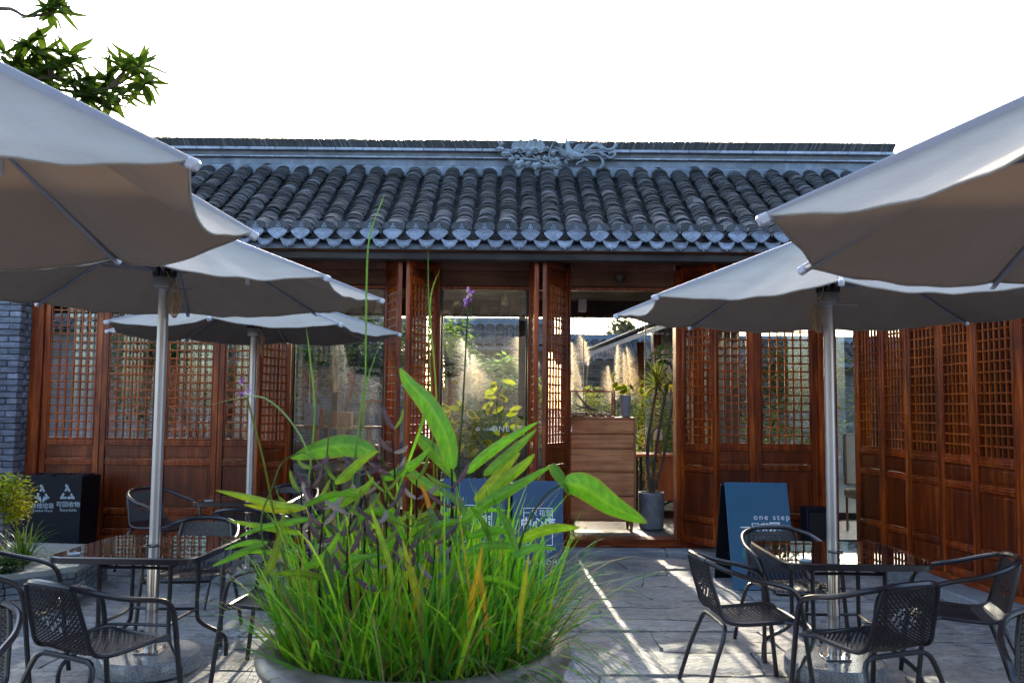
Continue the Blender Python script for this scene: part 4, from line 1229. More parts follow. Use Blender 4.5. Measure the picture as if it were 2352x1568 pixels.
# ------------------------------------------------------------------ recycling bin
binr = empty('recycling_bin', (0, 0, 0)); tag(binr, 'dark two-compartment recycling bin beside the brick pier', 'bin')
bx0, bx1, by0, by1, bh = PX(58, 8.75), PX(191, 8.75), 8.75, 9.15, .80
o = MB()
o.add([(bx0, by0 + .03, .05), (bx1, by0 + .03, .05), (bx1, by1, .05), (bx0, by1, .05), (bx0, by0, bh), (bx1 + .02, by0, bh), (bx1 + .02, by1, bh), (bx0, by1, bh)],
      [(0, 1, 5, 4), (1, 2, 6, 5), (2, 3, 7, 6), (3, 0, 4, 7), (3, 2, 1, 0), (4, 5, 6, 7)])
o.build('body', bin_m, binr, False)
o = MB()
xm_ = (bx0 + bx1) / 2
for c in (-1, 1):
    for (dx0, dx1, dy0, dy1) in ((-.13, .13, -.14, -.1), (-.13, .13, .1, .14), (-.13, -.09, -.1, .1), (.09, .13, -.1, .1)):
        o.box((xm_ + c * .15 + (dx0 + dx1) / 2, (by0 + by1) / 2 + (dy0 + dy1) / 2, bh + .008), (dx1 - dx0, dy1 - dy0, .016))
o.build('lid_frame', bin_m, binr, False)
for c in (-1, 1):
    o = MB(); o.box((xm_ + c * .15, (by0 + by1) / 2, bh + .004), (.18, .2, .004)); o.build('opening', black_m, binr, False)
for sx in (bx0 + .05, bx1 - .05):
    for sy in (by0 + .08, by1 - .05):
        o = MB(); o.box((sx, sy, .027), (.04, .04, .05)); o.build('foot', black_m, binr, False)
tilt = math.atan2(.03, bh - .05)
def BM(u, v):
    p = P(u, v, by0); yy = by0 + .03 * (bh - p.z) / (bh - .05) - .0015
    return Matrix.Translation((p.x, yy, p.z)) @ Matrix.Rotation(R_(90) + tilt, 4, 'X')
text('其他垃圾', .058, print_grey, binr, BM(96, 1166), 'bin_lettering', off=.0008)
text('Residual Waste', .036, print_grey, binr, BM(96, 1175), 'bin_lettering', sx=.9)
text('可回收物', .06, print_grey, binr, BM(155, 1163), 'bin_lettering', off=.0008)
text('Recyclable', .042, print_grey, binr, BM(155, 1174), 'bin_lettering', sx=.95)
def tri_logo(u, v, s_, down):
    M = BM(u, v); r, t = .085 * s_, .02
    o = MB()
    V = [Vector((0, r)), Vector((-r * .9, -r * .55)), Vector((r * .9, -r * .55))]
    c = Vector((0, 0))
    def seg(a, b, f0, f1, head):
        d = (b - a).normalized(); n_ = Vector((-d.y, d.x))
        if n_.dot(c - a) < 0: n_ = -n_
        A, B = a.lerp(b, f0), a.lerp(b, f1)
        q = [A, B, B + n_ * t, A + n_ * t]
        o.add([M @ Vector((p.x, p.y, 0)) for p in q], [(0, 1, 2, 3)])
        if head:
            T = B + d * t * 1.3; q = [B - n_ * t * .5, T + n_ * t * .5, B + n_ * t * 1.5]
            o.add([M @ Vector((p.x, p.y, 0)) for p in q], [(0, 1, 2)])
    seg(V[0], V[1], .02, .4, False); seg(V[0], V[1], .55, .98, False)
    seg(V[2], V[0], .02, .42, False); seg(V[2], V[0], .58, .98, True)
    if down:
        o.add([M @ Vector(p) for p in ((-r * .9, -r * .55, 0), (-.012, -r * .55, 0), (-.012, -r * .55 + t, 0), (-r * .9, -r * .55 + t, 0))], [(0, 1, 2, 3)])
        o.add([M @ Vector(p) for p in ((.012, -r * .55, 0), (r * .9, -r * .55, 0), (r * .9, -r * .55 + t, 0), (.012, -r * .55 + t, 0))], [(0, 1, 2, 3)])
        for sx in (-1, 1): o.add([M @ Vector(p) for p in ((sx * .006, -r * .55, 0), (sx * .028, -r * .55, 0), (sx * .028, -r * .8, 0), (sx * .006, -r * 1.1, 0))], [(0, 1, 2, 3)])
        for sx in (-1, 1): o.add([M @ Vector(p) for p in ((sx * .028, -r * .55, 0), (sx * .06, -r * .55, 0), (sx * .028, -r * .8, 0))], [(0, 1, 2)])
    else:
        seg(V[1], V[2], .06, .46, False); seg(V[2], V[1], .02, .36, True)
    o.build('bin_emblem', print_grey, binr, False)
tri_logo(96, 1134, .95, True); tri_logo(154, 1134, 1.0, False)

# ------------------------------------------------------------------ A-frame sign boards
def a_board(label, uL, uR, vT, vB, Y, m, lean=.26, group=None, back=True):
    """front board leaning back, rear board behind it"""
    p0, p1 = P(uL, vB, Y), P(uR, vB, Y)
    x0, x1 = p0.x, p1.x; zt = None
    # find the height so that the top stands at vT
    L = .9
    for _ in range(30):
        top = P((uL + uR) / 2, vT, Y + lean); L = top.z
    root = empty('sign_board', ((x0 + x1) / 2, Y, 0)); tag(root, label, 'sign', group)
    wd = x1 - x0; hh = L; an = math.atan2(lean, hh); ln = math.hypot(lean, hh)
    M = Matrix.Rotation(-an, 4, 'X')
    o = MB(); o.bbox((0, 0, ln / 2), (wd, .018, ln), .004, M); fb = o.build('front_board', m, root)
    M2 = Matrix.Translation((-.03, 2 * lean + .02, 0)) @ Matrix.Rotation(an, 4, 'X')
    o = MB(); o.bbox((0, 0, ln / 2 - .01), (wd, .018, ln - .02), .004, M2); o.build('rear_board', bin_m, root)
    for sx in (-1, 1):
        o = MB(); o.tube([(sx * (wd / 2 - .03), lean * .3, hh * .3), (sx * (wd / 2 - .03), 2 * lean - lean * .3, hh * .3)], .004, 5); o.build('spreader', steel, root)
    def SM(fx, fz): return M @ Matrix.Translation((fx * wd, -.0105, fz * ln)) @ Matrix.Rotation(R_(90), 4, 'X')
    return root, SM, wd, ln
sb, SM, wd, ln = a_board('teal sign board with white hand lettering beside the lattice doors', 1683, 1832, 1108, 1340, 7.55, sign_m)
text('one step', .07, print_m, sb, SM(.2, .645), 'sign_lettering', spacing=1.3)
text('一尺花', .088, print_m, sb, SM(-.07, .535), 'sign_lettering', off=.0015)
text('园', .1, print_m, sb, SM(.24, .533), 'sign_lettering', off=.003)
text('garden', .07, print_m, sb, SM(.1, .46), 'sign_lettering', spacing=1.2)
o = MB(); o.box((-.06, -.0108, .0), (.2, .001, .075)); q = o.build('sticker', sign_patch, sb, False); q.matrix_local = Matrix.Rotation(-math.atan2(.26, ln), 4, 'X') @ Matrix.Translation((-.02, 0, ln * .33))
for (uL, uR, Y, lb) in ((1010, 1160, 7.5, 'navy menu board standing behind the grass, left one of the pair'), (1176, 1296, 7.35, 'navy menu board behind the long leaves, white frame around its characters')):
    sb, SM, wd, ln = a_board(lb, uL, uR, 1098 if uL < 1100 else 1104, 1345, Y, sign2_m, .22, 'navy menu boards')
    fw, fz0, fz1 = .56, .42, .75
    o = MB()
    for (cx_, cz_, w_, h_) in ((0, fz1, fw, .006), (0, fz0, fw, .006)): 
        p = SM(cx_, cz_); q = [(-w_ * wd / 2, -.003, 0), (w_ * wd / 2, -.003, 0), (w_ * wd / 2, .003, 0), (-w_ * wd / 2, .003, 0)]
        o.add([p @ Vector(v_) for v_ in q], [(0, 1, 2, 3)])
    for sx in (-1, 1):
        p = SM(sx * fw / 2, (fz0 + fz1) / 2); hz = (fz1 - fz0) * ln / 2; q = [(-.003, -hz, 0), (.003, -hz, 0), (.003, hz, 0), (-.003, hz, 0)]
        o.add([p @ Vector(v_) for v_ in q], [(0, 1, 2, 3)])
    o.build('sign_border', print_m, sb, False)
    text('一尺花园', .055, print_m, sb, SM(0, .685), 'sign_lettering', spacing=1.35)
    text('中心店', .1, print_m, sb, SM(0, .575), 'sign_lettering', off=.002)
    text('ONE STEP', .04, print_m, sb, SM(0, .36), 'sign_lettering', spacing=1.5)
    text('WELCOME', .05, print_m, sb, SM(.1, .25), 'sign_lettering', spacing=1.4)
o = MB(); q0, q1 = P(1858, 1300, 8.9), P(1899, 1300, 8.9)
o.bbox(((q0.x + q1.x) / 2, 8.95, .28), (q1.x - q0.x + .06, .22, .54), .008)
bb = empty('speaker_box', (0, 0, 0)); tag(bb, 'small black box on the ground behind the right umbrella pole', 'box')
o.build('cabinet', bin_m, bb)
o = MB(); o.bbox(((q0.x + q1.x) / 2, 8.836, .3), (q1.x - q0.x, .01, .4), .003); o.build('front_grille', black_m, bb)

# ------------------------------------------------------------------ brick planter on the left
pl = empty('brick_planter', (0, 0, 0)); tag(pl, 'low slate brick planter bed with a pale stone coping at the left', 'planter')
A, B, C_, D_ = Vector((-4.6, 5.25)), Vector((-3.32, 6.75)), Vector((-3.55, 7.75)), Vector((-6.6, 8.1))
poly = [A, B, C_, D_, Vector((-6.6, 5.25))]; ZP = .3
o = MB(); cen = sum(poly, Vector((0, 0))) / len(poly)
o.prism([tuple(cen + (p - cen) * .985) for p in poly], 0, ZP - .05, 'z'); o.build('mortar_core', mortar_m, pl, False)
def wall_bricks(p, q):
    d = q - p; L = d.length; an = math.atan2(d.y, d.x); nrm = Vector((d.y, -d.x)).normalized()
    z = .03; row = 0
    while z < ZP - .05:
        x = -.1 * (row % 2)
        while x < L:
            l = random.Random(int(x * 100) + row).uniform(.16, .26); x1 = min(x + l, L); xa = max(x, 0)
            if x1 - xa > .03:
                o = MB(); o.bbox((0, 0, 0), (x1 - xa - .006, .05, .046), .004)
                c = p + d.normalized() * ((xa + x1) / 2)
                o.build('slate_brick', slate_m, pl, True, (c.x + nrm.x * (.0 + U(-.004, .006)), c.y + nrm.y * U(-.004, .006), z), (0, 0, an))
            x = x1 if x1 < L else L + 1
        z += .052; row += 1
wall_bricks(A, B); wall_bricks(B, C_)
o = MB(); o.prism([tuple(cen + (p - cen) * 1.012) for p in poly], ZP - .045, ZP, 'z'); o.build('coping_slab', slab_m, pl, False)
o = MB(); o.prism([tuple(cen + Vector((-.35, 0)) + (p - cen) * .72) for p in poly], ZP + .001, ZP + .02, 'z'); o.build('soil', soil_m, pl, False)

# ------------------------------------------------------------------ furniture and things inside the tea house
FZ = .12
YC = 10.0
cab = empty('drawer_cabinet', (0, 0, 0)); tag(cab, 'tall oak chest of drawers standing in the open doorway', 'cabinet')
cx0, cx1 = PX(1307, YC), PX(1461, YC); zt_, zb_ = PZ(958, YC, 1380), PZ(1197, YC, 1380)
part(cab, 'carcass', [(cx0, cx0 + .022, YC, YC + .42, zb_, zt_), (cx1 - .022, cx1, YC, YC + .42, zb_, zt_), (cx0 + .023, cx1 - .023, YC, YC + .42, zt_ - .022, zt_), (cx0 + .023, cx1 - .023, YC, YC + .42, zb_, zb_ + .022), (cx0 + .022, cx1 - .022, YC + .04, YC + .42, zb_ + .022, zt_ - .022)], oak_d, .004)
vv = [962, 997, 1030, 1083, 1139, 1193]
for a, b in zip(vv, vv[1:]):
    za_, zb2 = PZ(a, YC, 1380), PZ(b, YC, 1380)
    dr = MB(); xa, xb = cx0 + .025, cx1 - .025
    dr.bbox(((xa + xb) / 2, YC + .02, (za_ + zb2 + .016) / 2), (xb - xa, .03, za_ - zb2 - .026), .003)
    dr.prism([(YC + .006, zb2 + .008), (YC + .035, zb2 + .008), (YC + .035, zb2 + .024), (YC + .016, zb2 + .024)], xa, xb, 'x')
    dr.build('drawer', oak, cab)
for x in (cx0 + .05, cx1 - .05):
    for y_ in (YC + .05, YC + .37):
        o = MB(); o.tube([(x, y_, zb_), (x, y_, FZ)], [.024, .014], 8); o.build('leg', oak_d, cab)
# terrarium
ter = empty('terrarium', (0, 0, 0)); tag(ter, 'wood framed glass terrarium with driftwood on the oak chest', 'terrarium')
tx0, tx1 = PX(1309, YC + .08), PX(1413, YC + .08); ty0, ty1 = YC + .08, YC + .34; tz0 = zt_ + .002; tz1 = PZ(897, YC + .08, 1360); e = .014
fr_b = []
for x in (tx0, tx1 - e):
    for y_ in (ty0, ty1 - e): fr_b.append((x, x + e, y_, y_ + e, tz0 + .013, tz1 - .013))
fr_b += [(tx0, tx1, ty0, ty0 + e, tz1 - .012, tz1), (tx0, tx1, ty1 - e, ty1, tz1 - .012, tz1), (tx0, tx0 + e, ty0 + e, ty1 - e, tz1 - .012, tz1), (tx1 - e, tx1, ty0 + e, ty1 - e, tz1 - .012, tz1), (tx0, tx1, ty0, ty1, tz0, tz0 + .012)]
part(ter, 'frame', fr_b, wood_v, .002)
for (a, b, c, d) in ((tx0 + e, tx1 - e, ty0 + .006, ty0 + .009), (tx0 + e, tx1 - e, ty1 - .009, ty1 - .006)):
    o = MB(); o.box(((a + b) / 2, (c + d) / 2, (tz0 + tz1) / 2), (b - a, d - c, tz1 - tz0 - .026)); o.build('pane', pane_thin, ter, False)
o = MB()
for i in range(70):
    p = Vector((U(tx0 + .03, tx1 - .03), U(ty0 + .03, ty1 - .03), tz0 + .012 + U(0, .035))); r = U(.012, .026)
    o.lathe([(.001, -r), (r * .8, -r * .5), (r, 0), (r * .75, r * .5), (.001, r * .8)], p, 6)
b_ = o.build('gravel_bed', plain('amber_gravel', (.2, .1, .05), .8, var=.5, vs_=40), ter); b_['kind'] = 'stuff'
def TP(x, y): return P((1380 + x * .36991) * .9408, (740 + y * .36991) * .9408, YC + .2)
o = MB(); o.tube(cr([TP(70, 585), TP(110, 640), TP(160, 690), TP(200, 700)], 4), [.008] + [.012] * 4 + [.02] * 4 + [.018] * 3 + [.012], 7)
o.tube(cr([TP(60, 660), TP(110, 685), TP(170, 690)], 4), [.004, .006, .008, .009, .01, .012, .014, .016, .014], 6); o.tube(cr([TP(70, 700), TP(110, 690), TP(160, 690)], 3), .009, 6)
o.build('driftwood', bark_m, ter)
def blob_plant(name, parent, base, h, wd, col, n=40, m=foliage, leafL=.05):
    o = MB(); rg = random.Random(int(base.x * 1000) + n)
    for i in range(n):
        a = rg.uniform(0, 6.28); el = rg.uniform(.1, 1.4)
        q = base + Vector((math.cos(a) * wd * rg.uniform(0, .7), math.sin(a) * wd * rg.uniform(0, .7), h * rg.uniform(.1, .9)))
        d = Vector((math.cos(a) * math.cos(el), math.sin(a) * math.cos(el), math.sin(el)))
        l = leafL * rg.uniform(.6, 1.3); pts = [q, q + d * l * .5, q + d * l + Vector((0, 0, -l * .2))]
        o.ribbon(pts, [l * .12, l * .5, l * .03], Vector((-d.y, d.x, .1)), jit(col, .35), .1, 3)
    return o.build(name, m, parent)
blob_plant('small_plant', ter, TP(280, 715), .06, .035, (.2, .22, .03), 50, foliage, .03)
# pot with heart-leaved plant on the chest
def hleaf_plant(root, spots, depth, s_, col):
    for (u, v, a, tone) in spots:
        o = MB(); c = P(u, v, depth); n = 10
        outl = []
        for i in range(n * 2):
            t_ = 6.283 * i / (n * 2)
            rr = s_ * (1.15 - .2 * math.sin(t_))
            outl.append((rr * math.cos(t_) * .62 * (1 - .25 * max(0, math.sin(t_)) ** 3), rr * math.sin(t_) * 1.15))
        M = Matrix.Translation(c) @ Matrix.Rotation(a, 4, 'Y') @ Matrix.Rotation(U(-1.1, 1.1), 4, 'X') @ Matrix.Rotation(U(-1.1, 1.1), 4, 'Z')
        edge = [M @ Vector((p[0], .25 * abs(p[0]), -p[1])) for p in outl]; kk = U(.7, .93); inn = [M @ Vector((p[0] * kk, .22 * abs(p[0]), -p[1] * (kk + .03))) for p in outl]
        dk = tuple(x * tone for x in col)
        L = len(outl); o.add(inn + [M @ Vector((0, -.0, 0))], [(i, (i + 1) % L, L) for i in range(L)], dk)
        o.add(edge + inn, [(i, (i + 1) % L, L + (i + 1) % L, L + i) for i in range(L)], (.36, .32, .05))
        o.build('leaf', foliage, root)
pp = empty('potted_plant', (0, 0, 0)); tag(pp, 'small heart-leaved plant in a tapered grey pot on the oak chest', 'plant')
c = P(1437, 956, YC + .15); zt2 = PZ(908, YC + .15, 1437)
o = MB(); o.lathe([(.045, 0), (.047, .01), (.066, zt2 - zt_ - .005), (.06, zt2 - zt_ - .005), (.055, zt2 - zt_ - .03), (.001, zt2 - zt_ - .03)], (c.x, YC + .15, zt_ + .008), 20); o.build('pot', cement_m, pp)
o = MB(); o.lathe([(.06, 0), (.068, .006), (.06, .008)], (c.x, YC + .15, zt_ + .001), 20); o.build('saucer', black_m, pp)
o = MB()
for pts in ([(1437, 905), (1420, 885), (1408, 870)], [(1437, 905), (1450, 890), (1465, 880), (1475, 895)], [(1440, 905), (1462, 905), (1490, 915), (1497, 930)], [(1437, 905), (1428, 895), (1415, 893)]):
    o.tube(cr([P(a, b, YC + .13) for a, b in pts], 3), .004, 5)
o.build('stem', plain('plant_stem', (.05, .07, .02), .6), pp)
hleaf_plant(pp, [(1407, 867, .3, 1.1), (1420, 893, 1.2, .35), (1436, 893, -.5, .35), (1452, 890, -.3, .4), (1412, 885, .8, .4), (1474, 900, -.3, .45), (1489, 930, 0, 1.25), (1430, 900, 1.0, .3)], YC + .1, .045, (.11, .15, .015))
# tall dracaena in a cement tub
dra = empty('dracaena', (0, 0, 0)); tag(dra, 'tall thin-trunked dracaena in a round cement tub inside the doorway', 'plant')
YD = 10.35; c = P(1496, 1205, YD)
r0 = (PX(1526, YD) - PX(1467, YD)) / 2; hz = PZ(1132, YD, 1496) - FZ
o = MB(); o.lathe([(r0 * .9, 0), (r0 * .93, .02), (r0, hz - .01), (r0 * .985, hz), (r0 * .9, hz), (r0 * .88, hz - .05), (.001, hz - .05)], (c.x, YD, FZ + .012), 32); o.build('tub', cement_m, dra)
o = MB(); o.lathe([(r0 * .9, 0), (r0 * 1.02, .008), (r0 * .95, .012)], (c.x, YD, FZ), 28); o.build('saucer', black_m, dra)
o = MB(); o.lathe([(.001, 0), (r0 * .87, .002)], (c.x, YD, FZ + hz - .035), 24, cap=False); o.build('soil', soil_m, dra)
for pts, r in (([(1495, 1135), (1488, 1060), (1490, 1000), (1508, 890)], .02), ([(1497, 1135), (1505, 1050), (1520, 950), (1533, 880)], .019), ([(1499, 1135), (1522, 1060), (1540, 960), (1552, 890)], .016), ([(1492, 1010), (1505, 985), (1530, 975), (1550, 965)], .009)):
    o = MB(); q = cr([P(a, b, YD + .02) for a, b in pts], 6); o.tube(q, [r * (1.1 - .35 * i / len(q)) for i in range(len(q))], 8); o.build('trunk', bark_m, dra)
def spiky(root, c, n, L, wd, col, seed, m=foliage):
    rg = random.Random(seed)
    for i in range(n):
        a = rg.uniform(0, 6.283); el = rg.uniform(-.35, 1.35); l = L * rg.uniform(.75, 1.1)
        d = Vector((math.cos(a) * math.cos(el), math.sin(a) * math.cos(el) * .8, math.sin(el)))
        pts = [c, c + d * l * .35, c + d * l * .7 + Vector((0, 0, -l * .05)), c + d * l + Vector((0, 0, -l * .2))]
        o = MB(); k = rg.random()
        cc = jit(col, .3) if k > .25 else (.3, .24, .05)
        o.ribbon(pts, [wd * .7, wd, wd * .8, .002], Vector((-d.y, d.x, .15)), cc, .12, 3); o.build('leaf', m, root)
spiky(dra, P(1510, 885, YD), 48, .42, .028, (.13, .17, .03), 3)
spiky(dra, P(1540, 880, YD + .1), 28, .34, .024, (.1, .13, .03), 4)
spiky(dra, P(1556, 890, YD + .05), 16, .3, .024, (.05, .08, .02), 5)
# rubber plant leaves beside it
rub = empty('rubber_plant', (0, 0, 0)); tag(rub, 'dark rubber plant with broad oval leaves behind the dracaena', 'plant')
o = MB(); q0 = P(1560, 1150, 10.7); o.tube(cr([(q0.x + .12, 10.7, FZ + .2), (q0.x + .1, 10.7, 1.2), tuple(P(1545, 850, 10.7)), tuple(P(1520, 825, 10.7))], 6), .012, 7); o.build('stem', bark_m, rub)
o = MB(); o.lathe([(.12, 0), (.15, .3), (.14, .3), (.13, .26), (.001, .26)], (q0.x + .12, 10.7, FZ), 20); o.build('pot', cement_m, rub)
def oval(root, c, d, l, wd, col, m=broad, name='leaf'):
    o = MB(); n = 7; pts = [c + d * (l * i / (n - 1)) + Vector((0, 0, -.18 * l * (i / (n - 1)) ** 2)) for i in range(n)]
    o.ribbon(pts, [wd * max(.04, math.sin(math.pi * min(1, .06 + .93 * i / (n - 1)))) ** .7 for i in range(n)], Vector((-d.y, d.x, .3)) if abs(d.z) < .9 else Vector((1, 0, 0)), col, .1, 3)
    return o.build(name, m, root)
rgl = random.Random(4)
for i in range(22):
    u, v = rgl.uniform(1505, 1560), rgl.uniform(800, 870); a = rgl.uniform(0, 6.28)
    oval(rub, P(u, v, 10.7), Vector((math.cos(a), .3 * math.sin(a), rgl.uniform(-.3, .6))).normalized(), .15, .07, jit((.02, .045, .03), .3))
# writing desk, lamp, chair
YT = 10.9
desk = empty('desk', (0, 0, 0)); tag(desk, 'pale topped desk with a cherry wood side panel beyond the cement tub', 'desk')
dx0, dx1 = PX(1462, YT), PX(1570, YT) + .7; dz = PZ(1043, YT, 1500)
part(desk, 'desk_top', [(dx0, dx1, YT, YT + .5, dz - .03, dz)], oak, .006)
part(desk, 'side_panel', [(PX(1513, YT), dx1 - .02, YT + .03, YT + .06, PZ(1150, YT, 1530), dz - .032)], orange_wood, .008)
for x in (dx0 + .06, dx1 - .06):
    for y_ in (YT + .07, YT + .44): part(desk, 'leg', [(x - .02, x + .02, y_ - .02, y_ + .02, FZ, dz - .031)], dark_frame)
lam = empty('table_lamp', (0, 0, 0)); tag(lam, 'small lamp with a cream shade and wooden foot on the desk', 'lamp')
lc = P(1512, 1043, YT + .2); 
o = MB(); o.lathe([(.045, 0), (.04, .02), (.022, .06), (.02, .17), (.006, .18)], (lc.x, YT + .2, dz + .001), 18); o.build('foot', orange_wood, lam)
o = MB(); o.lathe([(.058, .17), (.046, .31), (.044, .31), (.056, .17)], (lc.x, YT + .2, dz + .001), 22, cap=False); o.build('shade', lampshade, lam)
# bookcase in the left bay
YS = 10.75
bk = empty('bookcase', (0, 0, 0)); tag(bk, 'low wooden bookcase behind the glass of the left bay', 'bookcase')
sx0, sx1 = PX(660, YS), PX(905, YS); sz = PZ(978, YS, 780)
part(bk, 'top_board', [(sx0, sx1, YS, YS + .3, sz - .03, sz)], oak_d)
part(bk, 'shelf', [(sx0, sx1, YS, YS + .3, .84, .865)], oak_d)
part(bk, 'shelf', [(sx0, sx1, YS, YS + .3, .46, .485)], oak_d)
for f in (0, .25, .5, .75, 1): part(bk, 'upright', [(sx0 + (sx1 - sx0) * f - .012, sx0 + (sx1 - sx0) * f + .012, YS + .006, YS + .29, FZ, sz - .031)], oak_d)
rgb_ = random.Random(8); nb = nu = 0
for zz in (.866, .486):
    x = sx0 + .03
    while x < sx1 - .06:
        t_ = rgb_.uniform(.025, .06); h_ = rgb_.uniform(.17, .25)
        if not any(abs(x + t_ / 2 - (sx0 + (sx1 - sx0) * f)) < .014 + t_ / 2 for f in (.25, .5, .75)):
            if rgb_.random() > .12:
                col = rgb_.choice([(.5, .5, .48), (.08, .2, .3), (.3, .06, .05), (.1, .1, .12), (.42, .36, .25), (.12, .3, .34), (.6, .58, .52)])
                o = MB(); o.bbox((0, 0, h_ / 2), (t_ - .002, .15, h_), .002, None, col)
                b_ = o.build('book', book_m, None, False, (x + t_ / 2, YS + .1, zz + .0005))
                ORD = 'first second third fourth fifth sixth seventh eighth ninth tenth eleventh twelfth thirteenth fourteenth fifteenth sixteenth seventeenth eighteenth nineteenth twentieth twenty-first twenty-second twenty-third twenty-fourth twenty-fifth twenty-sixth twenty-seventh twenty-eighth twenty-ninth thirtieth'.split()
                cn = {(.5, .5, .48): 'pale grey', (.08, .2, .3): 'blue', (.3, .06, .05): 'dark red', (.1, .1, .12): 'black', (.42, .36, .25): 'tan', (.12, .3, .34): 'teal', (.6, .58, .52): 'cream'}[col]
                nb += 1; tag(b_, '%s book, %s from the left on the %s bookcase shelf' % (cn, ORD[(nb if zz > .7 else nb - nu) - 1], 'upper' if zz > .7 else 'lower'), 'book', 'books in the bookcase')
                if zz > .7: nu = nb
        x += t_ + .001
def framed(label, u0, u1, v0, v1, name, boxcol):
    p0, p1 = P(u0, v1, YS + .12), P(u1, v0, YS + .12)
    r = empty(name, (0, 0, 0)); tag(r, label, 'box' if 'box' in name else 'frame')
    return r, p0, p1
r, p0, p1 = framed('open wooden display frame on the bookcase', 826, 892, 918, 976, 'display_frame', None)
part(r, 'upright', [(p0.x, p0.x + .04, YS + .08, YS + .2, sz + .001, p1.z)], oak_d); part(r, 'upright', [(p1.x - .04, p1.x, YS + .08, YS + .2, sz + .001, p1.z)], oak_d)
part(r, 'top_rail', [(p0.x + .041, p1.x - .041, YS + .08, YS + .2, p1.z - .035, p1.z)], oak_d)
r, p0, p1 = framed('plain wooden box with a handle post on the bookcase', 755, 808, 946, 976, 'wooden_box', None)
part(r, 'body', [(p0.x, p1.x, YS + .08, YS + .24, sz + .001, p1.z)], oak_d); part(r, 'handle_post', [((p0.x + p1.x) / 2 - .015, (p0.x + p1.x) / 2 + .015, YS + .06, YS + .078, sz - .2, p1.z + .1)], oak_d)
r, p0, p1 = framed('pale picture book propped up at the end of the bookcase', 700, 737, 927, 976, 'picture_book', None)
part(r, 'cover', [(p0.x, p1.x, YS + .08, YS + .1, sz + .001, p1.z)], plain('grey_cover', (.34, .35, .36), .6, var=.3, vs_=20)); r['category'] = 'book'
part(r, 'back_board', [(p1.x + .003, p1.x + .05, YS + .06, YS + .14, sz + .001, p1.z - .06)], oak_d)
dl = empty('desk_lamp', (0, 0, 0)); tag(dl, 'white jointed desk lamp at the right end of the bookcase', 'lamp')
q = [P(905, 950, YS + .1), P(895, 915, YS + .1), P(870, 880, YS + .1), P(856, 893, YS + .1)]
o = MB(); o.tube([(q[0].x, q[0].y, sz + .001), tuple(q[0]), tuple(q[1]), tuple(q[2])], .006, 6); o.build('arm', cap_white, dl)
o = MB(); o.tube([q[2], q[2].lerp(q[3], .5), q[3]], [.012, .02, .05], 12); o.build('shade', cap_white, dl)
# cream chair behind the corner pane
cc = empty('cream_chair', (0, 0, 0)); tag(cc, 'cream leather chair glimpsed through the narrow corner pane', 'chair')
q = P(1958, 1110, 10.2)
o = MB(); o.bbox((q.x + .2, 10.4, .95), (.44, .09, .6), .04); o.build('backrest', cream_m, cc)
o = MB(); o.bbox((q.x + .2, 10.18, .56), (.46, .46, .1), .04); o.build('seat', cream_m, cc)
for sx in (0, .4):
    for sy in (0, .38): o = MB(); o.tube([(q.x + sx, 10 + sy, FZ), (q.x + sx, 10 + sy, .52)], .014, 7); o.build('leg', oak_d, cc)
# ------------------------------------------------------------------ great pot in the foreground
PCX, PCY, PR, PZR = -.285, 2.72, .475, .84
pot = empty('plant_pot', (PCX, PCY, 0)); tag(pot, 'great round glazed pot with a thick rolled rim in the foreground', 'pot')
o = MB()
o.lathe([(.26, 0), (.3, .02), (.4, .25), (.455, .5), (.465, .65), (.45, .74), (.43, .78), (.435, .795)], (0, 0, 0), 56)
o.build('body', pot_m, pot)
o = MB(); ring = []
for i in range(13):
    a = 2 * math.pi * i / 12; ring.append((PR - .045 + .045 * math.cos(a), PZR - .038 + .038 * math.sin(a)))
o.lathe(ring, (0, 0, 0), 56, cap=False); o.build('rim', pot_m, pot)
o = MB(); o.lathe([(.001, 0), (.2, .015), (.42, .0)], (0, 0, .79), 40, cap=False); o.build('soil', soil_m, pot)

G1, G2, G3, G4 = (.19, .46, .03), (.1, .31, .03), (.34, .54, .04), (.045, .17, .035)
YEL, ORA, TAN = (.5, .38, .02), (.5, .2, .03), (.35, .24, .11)
gr = MB(); rg = random.Random(21)
def blade(mb, base, tip, wd, col, sag=.15, seg=6, twist=0.0):
    base, tip = Vector(base), Vector(tip); d = tip - base; L = d.length
    mid = base.lerp(tip, .5) + Vector((0, 0, sag * L))
    pts = []
    for i in range(seg + 1):
        t = i / seg
        pts.append(base * (1 - t) ** 2 + mid * (2 * t * (1 - t)) + tip * t * t)
    hz = Vector((d.x, d.y, 0))
    a = rg.uniform(0, 6.28)
    side = Vector((math.cos(a), math.sin(a) * .5, .1)) if hz.length < .05 else Vector((-hz.y, hz.x, 0)).normalized() + Vector((math.cos(a), math.sin(a), 0)) * .7
    mb.ribbon(pts, [wd * (.55 + .45 * min(1, 3 * t / seg)) * (1 - (t / seg) ** 2.2) + .0006 for t in range(seg + 1)], side, col, .12, 2)
def pick():
    k = rg.random()
    if k < .34: c = G1
    elif k < .58: c = G2
    elif k < .78: c = G3
    elif k < .9: c = G4
    elif k < .955: c = YEL
    else: c = TAN
    return jit(c, .25)
for i in range(1050):
    a = rg.uniform(0, 6.283); r = .40 * math.sqrt(rg.random())
    bx, by = PCX + r * math.cos(a), PCY + r * math.sin(a)
    h = rg.uniform(.15, .5) * (1.12 - .35 * r / .4)
    if rg.random() < .12: h *= 1.3
    lean = rg.uniform(.02, .22) * (.3 + r / .4)
    la = a + rg.uniform(-1.7, 1.7)
    blade(gr, (bx, by, .80), (bx + lean * math.cos(la), by + lean * math.sin(la), .80 + h * rg.uniform(.75, 1.0)), rg.uniform(.004, .013), pick(), rg.uniform(.02, .14) if rg.random() < .75 else rg.uniform(.25, .5), 6)
